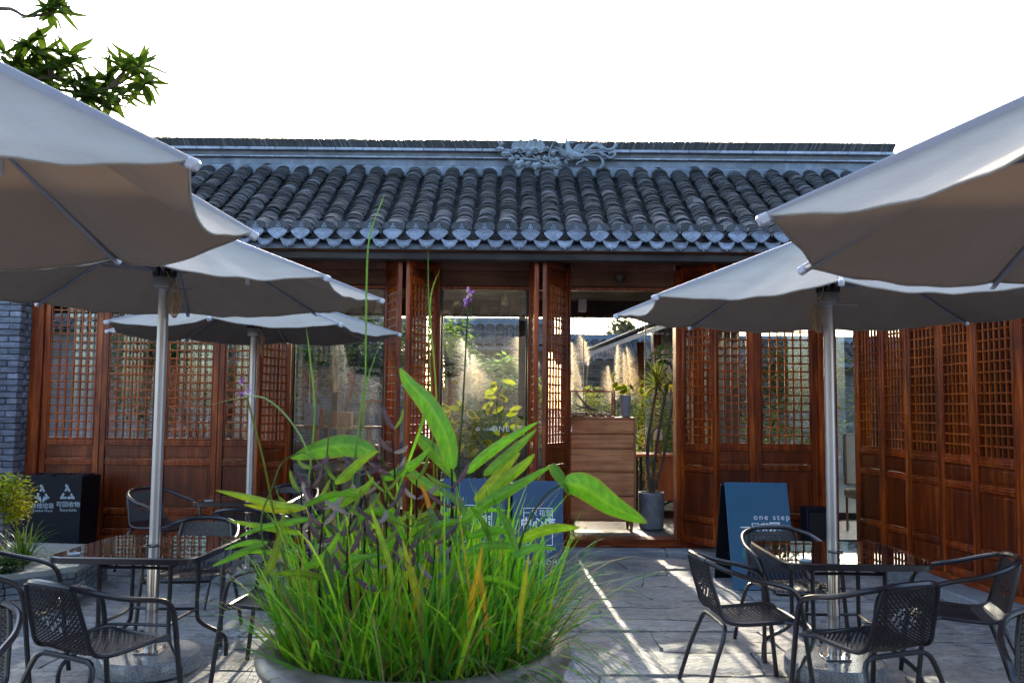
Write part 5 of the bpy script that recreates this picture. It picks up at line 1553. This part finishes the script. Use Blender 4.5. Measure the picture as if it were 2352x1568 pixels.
# wisps that arch over the rim, more of them on the right
for i in range(420):
    a = rg.gauss(0, .85) if rg.random() < .68 else rg.gauss(math.pi, .8)
    r = rg.uniform(.25, .42); bx, by = PCX + r * math.cos(a), PCY + r * math.sin(a)
    out = rg.uniform(.15, .5) * (1 if math.cos(a) > 0 else .62); 
    blade(gr, (bx, by, .81), (bx + out * math.cos(a), by + out * math.sin(a) * .8, .81 + rg.uniform(-.22, .3)), rg.uniform(.003, .007), jit(rg.choice([G2, G4, G1, (.06, .13, .03), TAN]), .25), rg.uniform(.25, .55), 7)
# taller loose blades in front of the menu boards and towards the left-hand tables
for i in range(230):
    right = rg.random() < .62
    a = rg.uniform(-1.9, .9) if right else rg.uniform(2.2, 4.6); r = rg.uniform(.05, .4)
    bx, by = PCX + r * math.cos(a), PCY + r * math.sin(a)
    tp_ = P(rg.uniform(930, 1330), rg.uniform(1085, 1400), rg.uniform(2.45, 2.8)) if right else P(rg.uniform(560, 820), rg.uniform(1130, 1380), rg.uniform(2.45, 2.85))
    blade(gr, (bx, by, .80), tp_, rg.uniform(.005, .013), pick(), rg.uniform(.02, .2), 8)
grass = gr.build('grass', blade_m, None, True, ang=180)
tag(grass, 'dense bright green grass filling the great foreground pot', 'grass', None, 'stuff')

# tall water canna (long stemmed plant with big leaves): every leaf, stem and flower a part
th = empty('water_canna', (PCX, PCY, .8)); tag(th, 'long-stemmed plant with big paddle leaves rising from the great pot', 'plant'); th.location = (0, 0, 0)
rgc = random.Random(6)
def big_leaf(pts, wd, Y, col=G1, tilt=0.2, cup=.14, edge=True, n=26, prof=.8, name='leaf', root=th, dY=0.0):
    """leaf traced through picture points; Y depth at base, dY change to the tip"""
    m_ = len(pts)
    q = cr([P(a, b, Y + dY * i / (m_ - 1)) for i, (a, b) in enumerate(pts)], max(2, n // (m_ - 1)))
    k = len(q) - 1
    wm = .9 * wd * Y / F_PX
    ws = [wm * max(.03, math.sin(math.pi * min(1, .05 + .95 * (i / k) ** prof))) ** .75 for i in range(k + 1)]
    o = MB(); d = (q[-1] - q[0]).normalized()
    side = d.cross(Vector((tilt, -1, tilt))).normalized()
    o.ribbon(q, ws, side, col, cup, 9)
    # midrib and margin in their own colour
    ob = o.build(name, broad, root, True, ang=180)
    me = ob.data; at = me.color_attributes.get('col') or me.color_attributes.new('col', 'FLOAT_COLOR', 'POINT')
    fl = []; tipb = rgc.random() < .45; vf = rgc.uniform(1.5, 2.4); rows_ = len(q)
    for i in range(len(me.vertices)):
        kk, rw = i % 9, i // 9
        f = 1 + .13 * math.sin((rw + abs(kk - 4) * .9) * vf) + rgc.uniform(-.06, .06)
        c_ = [col[0] * f, col[1] * f, col[2] * f]
        if edge and kk in (0, 8): c_ = [col[0] * 1.2 + .07, col[1] * .75, col[2] + .01]
        elif kk == 4: c_ = [col[0] * 1.5 + .02, col[1] * 1.25, col[2] * 1.3]
        t_ = rw / rows_
        if tipb and t_ > .86: g_ = (t_ - .86) / .14; c_ = [c_[0] * (1 - g_) + .22 * g_, c_[1] * (1 - g_) + .13 * g_, c_[2] * (1 - g_) + .05 * g_]
        fl.extend((c_[0], c_[1], c_[2], 1.0))
    at.data.foreach_set('color', fl)
    return ob
def big_stem(pts, Y, r=.004, col=(.07, .13, .03), name='stem', root=th, r1=None):
    q = cr([P(a, b, Y) for a, b in pts], 6); k = len(q) - 1; r1 = r1 or r * .6
    o = MB(); o.tube(q, [r + (r1 - r) * i / k for i in range(k + 1)], 6, True, col); return o.build(name, blade_m, root)
GL, GLY = (.125, .34, .03), (.21, .38, .03)
big_leaf([(1038, 1078), (1025, 1005), (985, 930), (940, 880), (919, 845)], 56, 2.7, GL, .3, prof=.72)
big_stem([(1035, 1420), (1040, 1180), (1037, 1075)], 2.7, .005, (.04, .02, .03))
big_leaf([(1072, 1086), (1110, 1050), (1165, 1010), (1237, 968)], 27.2, 2.66, GL)
big_leaf([(1112, 1090), (1150, 1060), (1190, 1025), (1232, 985)], 27.2, 2.6, (0.14, 0.322, 0.039))
big_leaf([(1090, 1150), (1130, 1110), (1170, 1060), (1195, 1040)], 28.8, 2.65, (0.224, 0.336, 0.039))
big_leaf([(1105, 1165), (1150, 1110), (1200, 1070), (1228, 1042)], 28.8, 2.6, GLY)
big_leaf([(1050, 1208), (1110, 1160), (1180, 1120), (1268, 1068)], 30.4, 2.55, GL, prof=.95)
big_leaf([(1266, 1066), (1280, 1085), (1298, 1112), (1310, 1138)], 35.2, 2.5, (0.07, 0.21, 0.026), .5, prof=.7)
big_leaf([(1296, 1108), (1345, 1120), (1405, 1160), (1486, 1200)], 72, 2.5, GL, -.25, prof=.78, dY=-.1)
big_stem([(1150, 1420), (1200, 1230), (1250, 1140), (1296, 1108)], 2.5, .004)
big_leaf([(862, 1040), (800, 1022), (730, 1032), (668, 1052)], 62, 2.72, GL, .5, prof=.85)
big_stem([(900, 1400), (905, 1200), (880, 1060), (862, 1040)], 2.72, .004)
big_leaf([(932, 1075), (960, 1100), (1000, 1125), (1035, 1135)], 32, 2.75, (0.112, 0.28, 0.039))
big_leaf([(958, 1000), (990, 1030), (1020, 1065), (1052, 1110)], 36.8, 2.8, (0.112, 0.266, 0.039))
big_leaf([(880, 1100), (915, 1085), (955, 1062), (985, 1030)], 27.2, 2.7, GL)
big_leaf([(770, 1110), (800, 1085), (840, 1050), (870, 1035)], 24, 2.6, GLY)
big_leaf([(700, 1165), (640, 1160), (560, 1140), (495, 1125)], 20.8, 2.6, (0.224, 0.35, 0.026), .2)
big_leaf([(705, 1165), (650, 1172), (600, 1165), (560, 1158)], 16, 2.62, (0.336, 0.392, 0.026))
big_leaf([(715, 1190), (660, 1200), (600, 1212), (548, 1232)], 17.6, 2.6, GL)
big_leaf([(690, 1225), (640, 1215), (580, 1205), (525, 1195)], 17.6, 2.62, GLY)
big_leaf([(605, 1250), (570, 1262), (530, 1280), (487, 1300)], 19.2, 2.58, GL)
big_leaf([(615, 1245), (580, 1245), (550, 1250), (515, 1262)], 14.4, 2.6, GL)
big_leaf([(770, 1165), (810, 1140), (840, 1120), (858, 1095)], 24, 2.58, GLY)
big_leaf([(600, 1330), (625, 1290), (640, 1240), (650, 1180)], 20.8, 2.58, (0.182, 0.28, 0.039))
big_leaf([(1010, 1120), (1050, 1150), (1070, 1180), (1082, 1215)], 20.8, 2.6, (0.084, 0.196, 0.078))
big_leaf([(985, 1165), (1000, 1200), (1030, 1230), (1060, 1246)], 24, 2.58, (0.098, 0.21, 0.091))
big_leaf([(640, 1330), (660, 1380), (690, 1420), (730, 1450)], 24, 2.5, (0.084, 0.182, 0.052))
big_leaf([(700, 1300), (730, 1290), (760, 1260), (790, 1200)], 22.4, 2.5, G1)
big_leaf([(760, 1330), (800, 1290), (830, 1280), (900, 1270)], 20.8, 2.5, G2)
big_leaf([(1060, 1275), (1110, 1255), (1160, 1252), (1210, 1262)], 24, 2.5, G2)
big_leaf([(1000, 1420), (1010, 1380), (1030, 1330), (1050, 1290)], 19.2, 2.46, GLY)
big_leaf([(975, 1500), (968, 1400), (945, 1320), (925, 1240)], 20.8, 2.4, (0.42, 0.476, 0.026), prof=.9)
big_leaf([(1060, 1500), (1075, 1420), (1095, 1330), (1108, 1250)], 17.6, 2.38, (0.7, 0.42, 0.026), prof=.9)
big_leaf([(1120, 1480), (1115, 1410), (1108, 1350), (1100, 1290)], 14.4, 2.4, (0.7, 0.308, 0.039), prof=.9)
big_leaf([(1190, 1500), (1195, 1420), (1205, 1340), (1215, 1270)], 14.4, 2.42, (0.504, 0.504, 0.026), prof=.9)
big_leaf([(990, 1200), (985, 1160), (975, 1130), (962, 1105)], 12, 2.6, ORA)
big_leaf([(900, 1400), (895, 1300), (870, 1220), (850, 1160)], 16, 2.45, G3, prof=.9)
big_leaf([(1010, 1250), (1030, 1300), (1060, 1330), (1100, 1340)], 22.4, 2.5, (0.14, 0.238, 0.117))
rgp = random.Random(33)
for i in range(34):
    u, v = rgp.uniform(620, 1200), rgp.uniform(1150, 1420); a = rgp.uniform(-.2, math.pi + .2); l = rgp.uniform(70, 150)
    b = (u + l * math.cos(a), v - l * abs(math.sin(a)) * .7 - 10)
    md = ((u + b[0]) / 2, (v + b[1]) / 2 - rgp.uniform(0, 18))
    big_leaf([(u, v), md, b], rgp.uniform(14, 30), rgp.uniform(2.42, 2.85), jit(rgp.choice([G1, G2, GL, GLY, (.07, .15, .05)]), .3), rgp.uniform(-.4, .5))
# long thin upright blades and flower stems
big_leaf([(820, 1180), (838, 900), (842, 650), (850, 540), (884, 445)], 5, 2.75, (0.084, 0.224, 0.052), prof=1.15, cup=.05, n=24)
big_leaf([(1000, 1180), (992, 950), (985, 740), (983, 560)], 3.6, 2.8, (0.07, 0.196, 0.065), prof=1.0, cup=.05, n=24)
big_leaf([(1004, 1100), (1002, 900), (988, 700), (1010, 620)], 4.5, 2.85, (0.14, 0.238, 0.065), prof=1.0, cup=.05, n=20)
big_leaf([(700, 1180), (722, 960), (712, 820), (703, 750)], 5, 2.75, (0.098, 0.224, 0.065), prof=1.0, cup=.05, n=20)
big_leaf([(800, 1200), (820, 1010), (836, 900), (868, 800)], 5, 2.7, (0.07, 0.196, 0.065), prof=1.0, cup=.05, n=20)
big_leaf([(905, 1150), (960, 1000), (985, 920)], 8, 2.65, G1, prof=1.0, cup=.05)
big_leaf([(730, 1120), (690, 1000), (610, 915), (520, 920), (440, 945)], 7, 2.62, (0.154, 0.308, 0.065), 1.2, prof=1.0, cup=.05, n=24)
big_stem([(1050, 1420), (1048, 1150), (1062, 950), (1072, 760), (1077, 690)], 2.72, .0035, (.05, .11, .05), r1=.0028)
big_stem([(690, 1420), (640, 1230), (610, 1080), (580, 960), (567, 910)], 2.6, .0035, (.22, .24, .03), r1=.003)
big_stem([(740, 1400), (745, 1150), (762, 900), (768, 830)], 2.7, .003, (.2, .17, .1), r1=.002)
big_stem([(620, 1330), (600, 1200), (625, 1120), (650, 1060), (700, 1040), (740, 1070)], 2.6, .003, (.16, .22, .08), r1=.002)
for (u, v, n, s_, Y) in ((1076, 682, 20, 16, 2.72), (560, 890, 16, 20, 2.6)):
    fh = empty('flower_head', (0, 0, 0), parent=th)
    for i in range(n):
        a = rgp.uniform(0, 6.28); d = Vector((math.cos(a), rgp.uniform(-.6, .6), math.sin(a) * .9 + .1)).normalized()
        c = P(u + rgp.uniform(-s_, s_) * .6, v + rgp.uniform(-s_, s_), Y)
        o = MB(); l = rgp.uniform(.008, .016)
        col = rgp.choice([(.3, .12, .42), (.42, .25, .5), (.5, .42, .5), (.22, .06, .35)])
        o.ribbon([c, c + d * l * .6, c + d * l], [l * .3, l * .8, l * .2], d.orthogonal(), col, .3, 3); o.build('petal', flower_m, fh)
big_stem([(770, 900), (766, 830), (772, 800)], 2.7, .006, (.45, .33, .22), 'seed_spike', r1=.002)

# dead straws and bent brown blades among the green
dd = MB()
for i in range(150):
    a = rg.uniform(0, 6.283); r = .42 * math.sqrt(rg.random()); bx, by = PCX + r * math.cos(a), PCY + r * math.sin(a); h = rg.uniform(.1, .42); la = rg.uniform(0, 6.28); ln_ = rg.uniform(.05, .3)
    blade(dd, (bx, by, .80), (bx + ln_ * math.cos(la), by + ln_ * math.sin(la), .80 + h), rg.uniform(.003, .006), jit(rg.choice([TAN, (.3, .17, .07), (.4, .3, .16), (.22, .13, .05)]), .2), rg.uniform(0, .3), 5)
q = dd.build('dry_grass', blade_m, None, True, ang=180); tag(q, 'thin dry brown straws among the grass of the great pot', 'grass', None, 'stuff')

# purple-leaved shoots among the grass
pur = empty('purple_shoot_plant', (0, 0, 0)); tag(pur, 'plant with dark purple stems and narrow violet-edged leaves in the great pot', 'plant')
PUR, PUR2, PGR = (.10, .06, .13), (.22, .18, .3), (.1, .17, .04)
def shoot(u, v0, v1, Y, n, s_=1.0):
    q = [(u + rgp.uniform(-8, 8), v0), (u + rgp.uniform(-10, 10), (v0 + v1) / 2), (u + rgp.uniform(-6, 6), v1)]
    big_stem(q, Y, .0042, (.05, .008, .022), 'stem', pur, .0025)
    for i in range(n):
        t = .35 + .65 * i / max(1, n - 1); v = v0 + (v1 - v0) * t
        for sg in (-1, 1):
            an = rgp.uniform(.45, 1.2); l = rgp.uniform(34, 75) * s_
            b = (u + sg * l * math.cos(an), v - l * math.sin(an))
            big_leaf([(u, v), ((u + b[0]) / 2 + sg * 4, (v + b[1]) / 2 + 4), b], rgp.uniform(9, 15) * s_, Y, jit(rgp.choice([PUR, PUR2, PUR, PGR, (.13, .2, .04)]), .25), rgp.uniform(-.4, .4), .2, False, 8, 1.0, 'leaf', pur)
for (u, v0, v1, Y, n) in ((718, 1330, 1075, 2.62, 5), (742, 1400, 1170, 2.55, 5), (905, 1400, 985, 2.7, 6), (885, 1380, 1130, 2.6, 5), (830, 1380, 1090, 2.66, 5), (1038, 1400, 1120, 2.62, 5), (960, 1380, 1100, 2.7, 5), (800, 1400, 1180, 2.5, 4),
                       (870, 1440, 1200, 2.48, 4), (935, 1440, 1210, 2.5, 4), (780, 1330, 1110, 2.8, 4), (1000, 1440, 1250, 2.5, 4), (690, 1330, 1130, 2.75, 4)):
    shoot(u, v0, v1, Y, n)

# ------------------------------------------------------------------ planter plants
def leafmass(mb, c, rad, n, size, cols, seed, clumps=14, squash=1.0, narrow=.5):
    rgx = random.Random(seed); c = Vector(c)
    cl = []
    for i in range(clumps):
        while True:
            p = Vector((rgx.uniform(-1, 1), rgx.uniform(-1, 1), rgx.uniform(-1, 1)))
            if p.length < 1: break
        p = p * (.55 + .4 * rgx.random())
        cl.append((Vector((p.x * rad[0], p.y * rad[1], p.z * rad[2])), rgx.uniform(.28, .5), rgx.choice(cols)))
    for i in range(n):
        ctr, k, col = rgx.choice(cl)
        d = Vector((rgx.gauss(0, 1), rgx.gauss(0, 1), rgx.gauss(0, 1))).normalized()
        p = c + ctr + Vector((d.x * rad[0], d.y * rad[1], d.z * rad[2])) * k * rgx.uniform(.4, 1.05)
        a = rgx.uniform(0, 6.28); f = Vector((math.cos(a), math.sin(a), rgx.uniform(-.6, .5))).normalized()
        l = size * rgx.uniform(.6, 1.4)
        sd = f.cross(Vector((rgx.uniform(-.5, .5), rgx.uniform(-.5, .5), 1))).normalized() * (l * narrow * .5)
        mb.add([p, p + f * l * .5 + sd, p + f * l, p + f * l * .5 - sd], [(0, 1, 2, 3)], jit(col, .3))
sh = empty('shrub', (0, 0, 0)); tag(sh, 'yellow-green small-leaved shrub in the planter by the brick pier', 'shrub')
c = P(8, 1135, 7.2)
o = MB(); leafmass(o, c, (.25, .25, .3), 3000, .032, [(.42, .42, .02), (.3, .36, .02), (.16, .24, .02), (.5, .44, .03)], 2, 22, narrow=.6); o.build('foliage', foliage, sh)
o = MB()
for i in range(6): o.tube(cr([(c.x + U(-.05, .05), c.y + U(-.05, .05), ZP), (c.x + U(-.12, .12), c.y + U(-.12, .12), c.z - .1), (c.x + U(-.2, .2), c.y + U(-.2, .2), c.z + .15)], 3), .008, 5)
o.build('stem', bark_m, sh)
def tuft(root_name, label, c, n, L, wd, cols, seed, up=.8, kind=None):
    rgx = random.Random(seed); o = MB()
    for i in range(n):
        a = rgx.uniform(0, 6.28); l = L * rgx.uniform(.6, 1.15); el = rgx.uniform(.35, 1.35)
        d = Vector((math.cos(a) * math.cos(el), math.sin(a) * math.cos(el), math.sin(el)))
        b = Vector(c) + Vector((rgx.uniform(-.04, .04), rgx.uniform(-.04, .04), 0))
        pts = []
        for k in range(7):
            t = k / 6; pts.append(b + Vector((d.x * l * t, d.y * l * t, d.z * l * t * 1.15 - l * .75 * t ** 2.4 * (1.1 - d.z * .5))))
        o.ribbon(pts, [wd * (1 - (k / 6) ** 2) + .001 for k in range(7)], Vector((-d.y, d.x, 0)), jit(rgx.choice(cols), .25), .15, 2)
    r = o.build(root_name, blade_m, None, True, ang=180); return r
c = P(52, 1255, 6.75); 
t1 = tuft('grass_tuft', '', (c.x, 6.75, ZP + .01), 120, .52, .009, [(.14, .22, .03), (.2, .25, .04), (.07, .14, .03), (.28, .26, .06)], 5)
tag(t1, 'arching grass tuft on the planter in front of the recycling bin', 'grass')
c = P(25, 1265, 6.5); o = MB(); leafmass(o, (c.x, 6.5, ZP + .08), (.24, .2, .12), 900, .04, [(.06, .11, .03), (.11, .15, .03), (.04, .08, .05)], 9, 9)
q = o.build('ground_cover', foliage); tag(q, 'low leafy ground cover at the planter edge', 'plant', None, 'stuff')

# ------------------------------------------------------------------ tree overhanging at the upper left
tr = empty('loquat_tree', (-5.1, 6.6, 0)); tag(tr, 'broad-leaved tree reaching in at the upper left corner', 'tree'); tr.location = (0, 0, 0)
YT_ = 6.6
o = MB(); o.tube(cr([(-5.3, 6.7, ZP), (-5.25, 6.7, 1.6), (-5.15, 6.65, 2.8), (-4.95, 6.6, 3.7)], 5), [.09, .088, .085, .08, .078, .075, .072, .07, .068, .065, .062, .06, .055, .05, .045, .04], 9); o.build('trunk', bark_m, tr)
crown = empty('crown', (0, 0, 0), parent=tr)
lv = []
for w_ in (.036, .043, .05):
    m = MB(); n = 7
    pts = [Vector((0, .19 * i / (n - 1), .012 * math.sin(i) - .05 * (i / (n - 1)) ** 2)) for i in range(n)]
    m.ribbon(pts, [w_ * max(.05, math.sin(math.pi * min(1, (i / (n - 1)) ** .8 * .96 + .03))) ** .9 for i in range(n)], Vector((1, 0, 0)), (.035 + .008 * len(lv), .062 + .012 * len(lv), .012), .14, 3)
    lv.append(m.mesh('leaf', foliage))
cl = [(128, 28, 12), (140, 10, 6), (95, 128, 12), (60, 98, 6), (40, 140, 5), (150, 160, 12), (120, 175, 10), (195, 190, 11), (215, 225, 10), (255, 195, 10), (285, 165, 8), (310, 160, 9), (325, 195, 7), (180, 215, 8), (240, 235, 8), (15, 130, 6), (85, 175, 9), (270, 225, 6), (165, 135, 6), (60, 165, 8), (20, 200, 8)]
rgt = random.Random(14)
br = MB()
def bpath(*pts): br.tube(cr([P(a, b, YT_) for a, b in pts], 4), [.016 * (1 - i / (4 * len(pts))) + .004 for i in range(4 * (len(pts) - 1) + 1)], 6)
bpath((-330, 330), (-120, 230), (30, 200), (120, 175), (200, 205), (260, 200), (315, 165)); bpath((120, 175), (100, 130), (70, 100)); bpath((-200, 60), (0, 20), (60, 38), (128, 28)); bpath((200, 205), (240, 235), (270, 228)); bpath((30, 200), (20, 140)); bpath((-330, 330), (-250, 150), (-200, 60)); bpath((255, 200), (285, 165))
br.build('branch', bark_m, tr)
for (u, v, n) in [c_ for c_ in cl for _ in range(2)]:
    c = P(u + rgt.uniform(-14, 14), v + rgt.uniform(-12, 12), YT_ + rgt.uniform(-.15, .15))
    for i in range(n):
        a = 6.283 * i / n + rgt.uniform(-.3, .3); el = rgt.uniform(-.5, 1.2)
        obj('leaf', rgt.choice(lv), crown, c, (el, rgt.uniform(-.5, .5), a), (rgt.uniform(.9, 1.45),) * 3)

# ------------------------------------------------------------------ garden behind the tea house
def garden_tree(name, label, base, h, rad, n, size, cols, seed, cat='tree', narrow=.5, trunk=True, glow=True):
    r = empty(name, base); tag(r, label, cat); rgx = random.Random(seed)
    o = MB(); leafmass(o, (0, 0, h), rad, n, size, cols, seed, 26, narrow=narrow); o.build('crown' if cat == 'tree' else 'foliage', glow_leaf if glow else foliage, r)
    o = MB()
    for k in range(5 if trunk else 3):
        a = rgx.uniform(0, 6.28); q = Vector((math.cos(a) * rad[0] * .6, math.sin(a) * rad[1] * .6, h + rad[2] * .3))
        pts = cr([(0, 0, 0), (q.x * .15 + rgx.uniform(-.1, .1), q.y * .15, h * .45), (q.x * .6 + rgx.uniform(-.15, .15), q.y * .6, h * .8), tuple(q)], 4)
        o.tube(pts, [(.06 if trunk else .02) * (1 - .75 * i / len(pts)) for i in range(len(pts))], 6)
    o.build('trunk' if trunk else 'stem', bark_m, r); return r
DK = [(.03, .06, .02), (.05, .1, .02), (.08, .14, .03), (.04, .075, .03)]
garden_tree('garden_tree', 'dark gnarled tree filling the view through the left glass bay', (-2.9, 14.6, 0), 2.2, (1.7, 1.0, 1.35), 9000, .1, DK, 51)
garden_tree('garden_tree', 'dark broadleaf tree seen through the lattice doors on the left', (-5.3, 15.2, 0), 2.2, (2.2, 1.0, 1.6), 9000, .11, DK, 52)
garden_tree('garden_tree', 'light green leafy tree at the left side of the middle bay', (-1.15, 15.6, 0), 2.2, (.75, .7, 1.1), 5000, .085, [(.1, .18, .03), (.16, .24, .04), (.08, .13, .03)], 53)
garden_tree('garden_bush', 'pale green broad-leaved bush behind the white plume', (-.15, 14.6, 0), 1.8, (.75, .6, .65), 3600, .14, [(.14, .26, .07), (.2, .32, .1), (.1, .2, .06)], 54, 'shrub', .35, False)
garden_tree('garden_bush', 'fine yellow-green bush beyond the terrarium', (1.3, 15.3, 0), 1.5, (.55, .5, .55), 4000, .07, [(.3, .36, .02), (.2, .3, .02), (.38, .4, .04)], 55, 'shrub', .3, False)
garden_tree('garden_bush', 'bright lime bush behind the dracaena trunks', (2.12, 12.75, 0), 1.0, (.8, .4, .95), 7000, .065, [(.28, .42, .03), (.18, .32, .03), (.4, .46, .04)], 56, 'shrub', .3, False)
garden_tree('garden_bush', 'shady green shrub low behind the desk', (2.0, 12.2, 0), .4, (.7, .2, .4), 1600, .07, DK, 57, 'shrub', .35, False)
garden_tree('garden_bush', 'dark low shrubbery under the middle bay window', (-.6, 12.7, 0), .55, (1.2, .4, .6), 5000, .085, DK + [(.25, .28, .04), (.14, .2, .04)], 58, 'shrub', .4, False)
garden_tree('garden_bush', 'dry olive undergrowth beneath the pampas plumes', (-.45, 13.8, 0), .95, (1.3, .6, .95), 9000, .08, [(.28, .3, .06), (.18, .24, .04), (.34, .3, .12)], 59, 'shrub', .2, False)
garden_tree('garden_bush', 'dark evergreen mass behind the right-hand lattice doors', (4.2, 13.6, 0), 1.6, (1.3, .7, 1.4), 6000, .1, DK, 60, 'shrub', .4, False)
garden_tree('conifer_tree', 'distant pale conifer top above the far roof', (6.3, 50, 0), 5.0, (1.0, 1.0, 2.1), 4500, .34, [(.1, .13, .09), (.13, .16, .11)], 61)
def pampas(label, x, y, plumes, seed, leaves=150, lh=1.5, col=(.9, .83, .71), fat=.85):
    rgx = random.Random(seed); r = empty('pampas_grass', (x, y, 0)); tag(r, label, 'grass', 'pampas clumps in the back garden')
    o = MB()
    for i in range(leaves):
        a = rgx.uniform(0, 6.28); l = lh * rgx.uniform(.6, 1.1); el = rgx.uniform(.7, 1.4); d = Vector((math.cos(a) * math.cos(el), math.sin(a) * math.cos(el), math.sin(el)))
        pts = [Vector((d.x * l * t, d.y * l * t, d.z * l * t - l * .55 * t ** 2.6)) for t in (0, .25, .5, .75, 1)]
        o.ribbon(pts, [.012, .012, .01, .007, .001], Vector((-d.y, d.x, 0)), jit(rgx.choice([(.12, .17, .07), (.2, .2, .1), (.28, .24, .14)]), .2), 0, 2)
    o.build('leaf_tuft', blade_m, r)
    for (px, pz, ph) in plumes:
        o = MB(); top = Vector((px - x, rgx.uniform(-.1, .1), pz)); st_ = Vector((top.x * .2, 0, .3))
        o.tube(cr([tuple(st_), (top.x * .7, top.y * .5, pz * .55), tuple(top - Vector((0, 0, ph)))], 4), .006, 5, True, (.4, .34, .2)); sto = o.build('stalk', blade_m, r)
        o = MB(); bend = rgx.uniform(-.14, .14); lsd = rgx.choice((-1, 1))
        for i in range(900):
            t = rgx.random() ** .8; ax = top - Vector((0, 0, ph)) + Vector((bend * t * t, 0, ph * t))
            a = rgx.uniform(0, 6.28); l = fat * (.16 + .2 * rgx.random()) * (math.sin(math.pi * min(1, .12 + .85 * t)) ** .6) * (1.25 - .55 * t)
            d = Vector((math.cos(a) * .6 + .3 * lsd, math.sin(a) * .5, .62))
            e = ax + d * l + Vector((0, 0, -l * (.25 + .4 * rgx.random()))); sd = Vector((-d.y, d.x, 0)).normalized() * .003
            md = ax.lerp(e, .55) + Vector((0, 0, l * .08))
            o.add([ax, md + sd, e, md - sd], [(0, 1, 2, 3)], jit(col, .12))
        o.build('plume', fluff_m, r)
def zz(v, Y): return PZ(v, Y)
pampas('pampas clump with one bright white plume in the middle bay', PX(1075, 13.2), 13.2, [(PX(1078, 13.2), zz(780, 13.2), .85), (PX(1060, 13.2), zz(850, 13.2), .6), (PX(1100, 13.2), zz(850, 13.2), .5), (PX(1085, 13.2), zz(815, 13.2), .7)], 71, col=(.96, .93, .86), fat=1.35)
pampas('pampas clump half behind the folded doors, right of the middle bay', PX(1212, 13.4), 13.4, [(PX(1206, 13.4), zz(775, 13.4), .6), (PX(1222, 13.4), zz(830, 13.4), .8), (PX(1198, 13.4), zz(800, 13.4), .7)], 72, col=(.95, .9, .8), fat=1.2)
pampas('tawny pampas clump at the left edge of the open doorway', PX(1325, 14.4), 14.4, [(PX(1318, 14.4), zz(785, 14.4), .8), (PX(1350, 14.4), zz(770, 14.4), .5), (PX(1335, 14.4), zz(830, 14.4), .8), (PX(1310, 14.4), zz(860, 14.4), .7)], 73)
pampas('tawny pampas clump in the middle of the open doorway', PX(1420, 13.8), 13.8, [(PX(1416, 13.8), zz(790, 13.8), .9), (PX(1436, 13.8), zz(808, 13.8), .8), (PX(1453, 13.8), zz(795, 13.8), .85), (PX(1400, 13.8), zz(840, 13.8), .6), (PX(1470, 13.8), zz(845, 13.8), .6)], 74)
pampas('thin pampas clump with two ragged plumes in the left glass bay', PX(780, 12.9), 12.9, [(PX(772, 12.9), zz(790, 12.9), .7), (PX(790, 12.9), zz(782, 12.9), .75)], 75, 200, 1.3)
# variegated plants inside the middle bay, lit from behind
var = empty('variegated_plant', (0, 0, 0)); tag(var, 'yellow-edged variegated plant inside the middle glass bay', 'plant')
q0 = P(1150, 1000, 10.9)
o = MB(); o.lathe([(.15, 0), (.19, .35), (.18, .35), (.17, .3), (.001, .3)], (q0.x, 10.9, FZ), 22); o.build('pot', cement_m, var)
o = MB()
for pts in ([(1150, 1150), (1150, 1000), (1140, 930), (1155, 880)], [(1150, 1150), (1175, 1020), (1195, 980)], [(1150, 1100), (1090, 1000), (1060, 960)], [(1150, 1080), (1110, 1010), (1050, 950)]):
    o.tube(cr([P(a, b, 10.9) for a, b in pts], 4), .007, 5)
o.build('stem', bark_m, var)
rgv = random.Random(77); spots = []
for (u, v, n, s_) in ((1155, 885, 5, 30), (1150, 930, 8, 34), (1060, 955, 9, 40), (1090, 985, 8, 36), (1195, 970, 9, 26), (1120, 1010, 8, 44), (1190, 1010, 5, 20), (1040, 980, 6, 20), (1060, 1030, 6, 30)):
    for i in range(n): spots.append((u + rgv.uniform(-s_, s_), v + rgv.uniform(-s_ * .6, s_ * .6), rgv.uniform(-2.5, 2.5), rgv.uniform(.35, 1.6)))
hleaf_plant(var, spots, 10.9, .062, (.24, .28, .03))
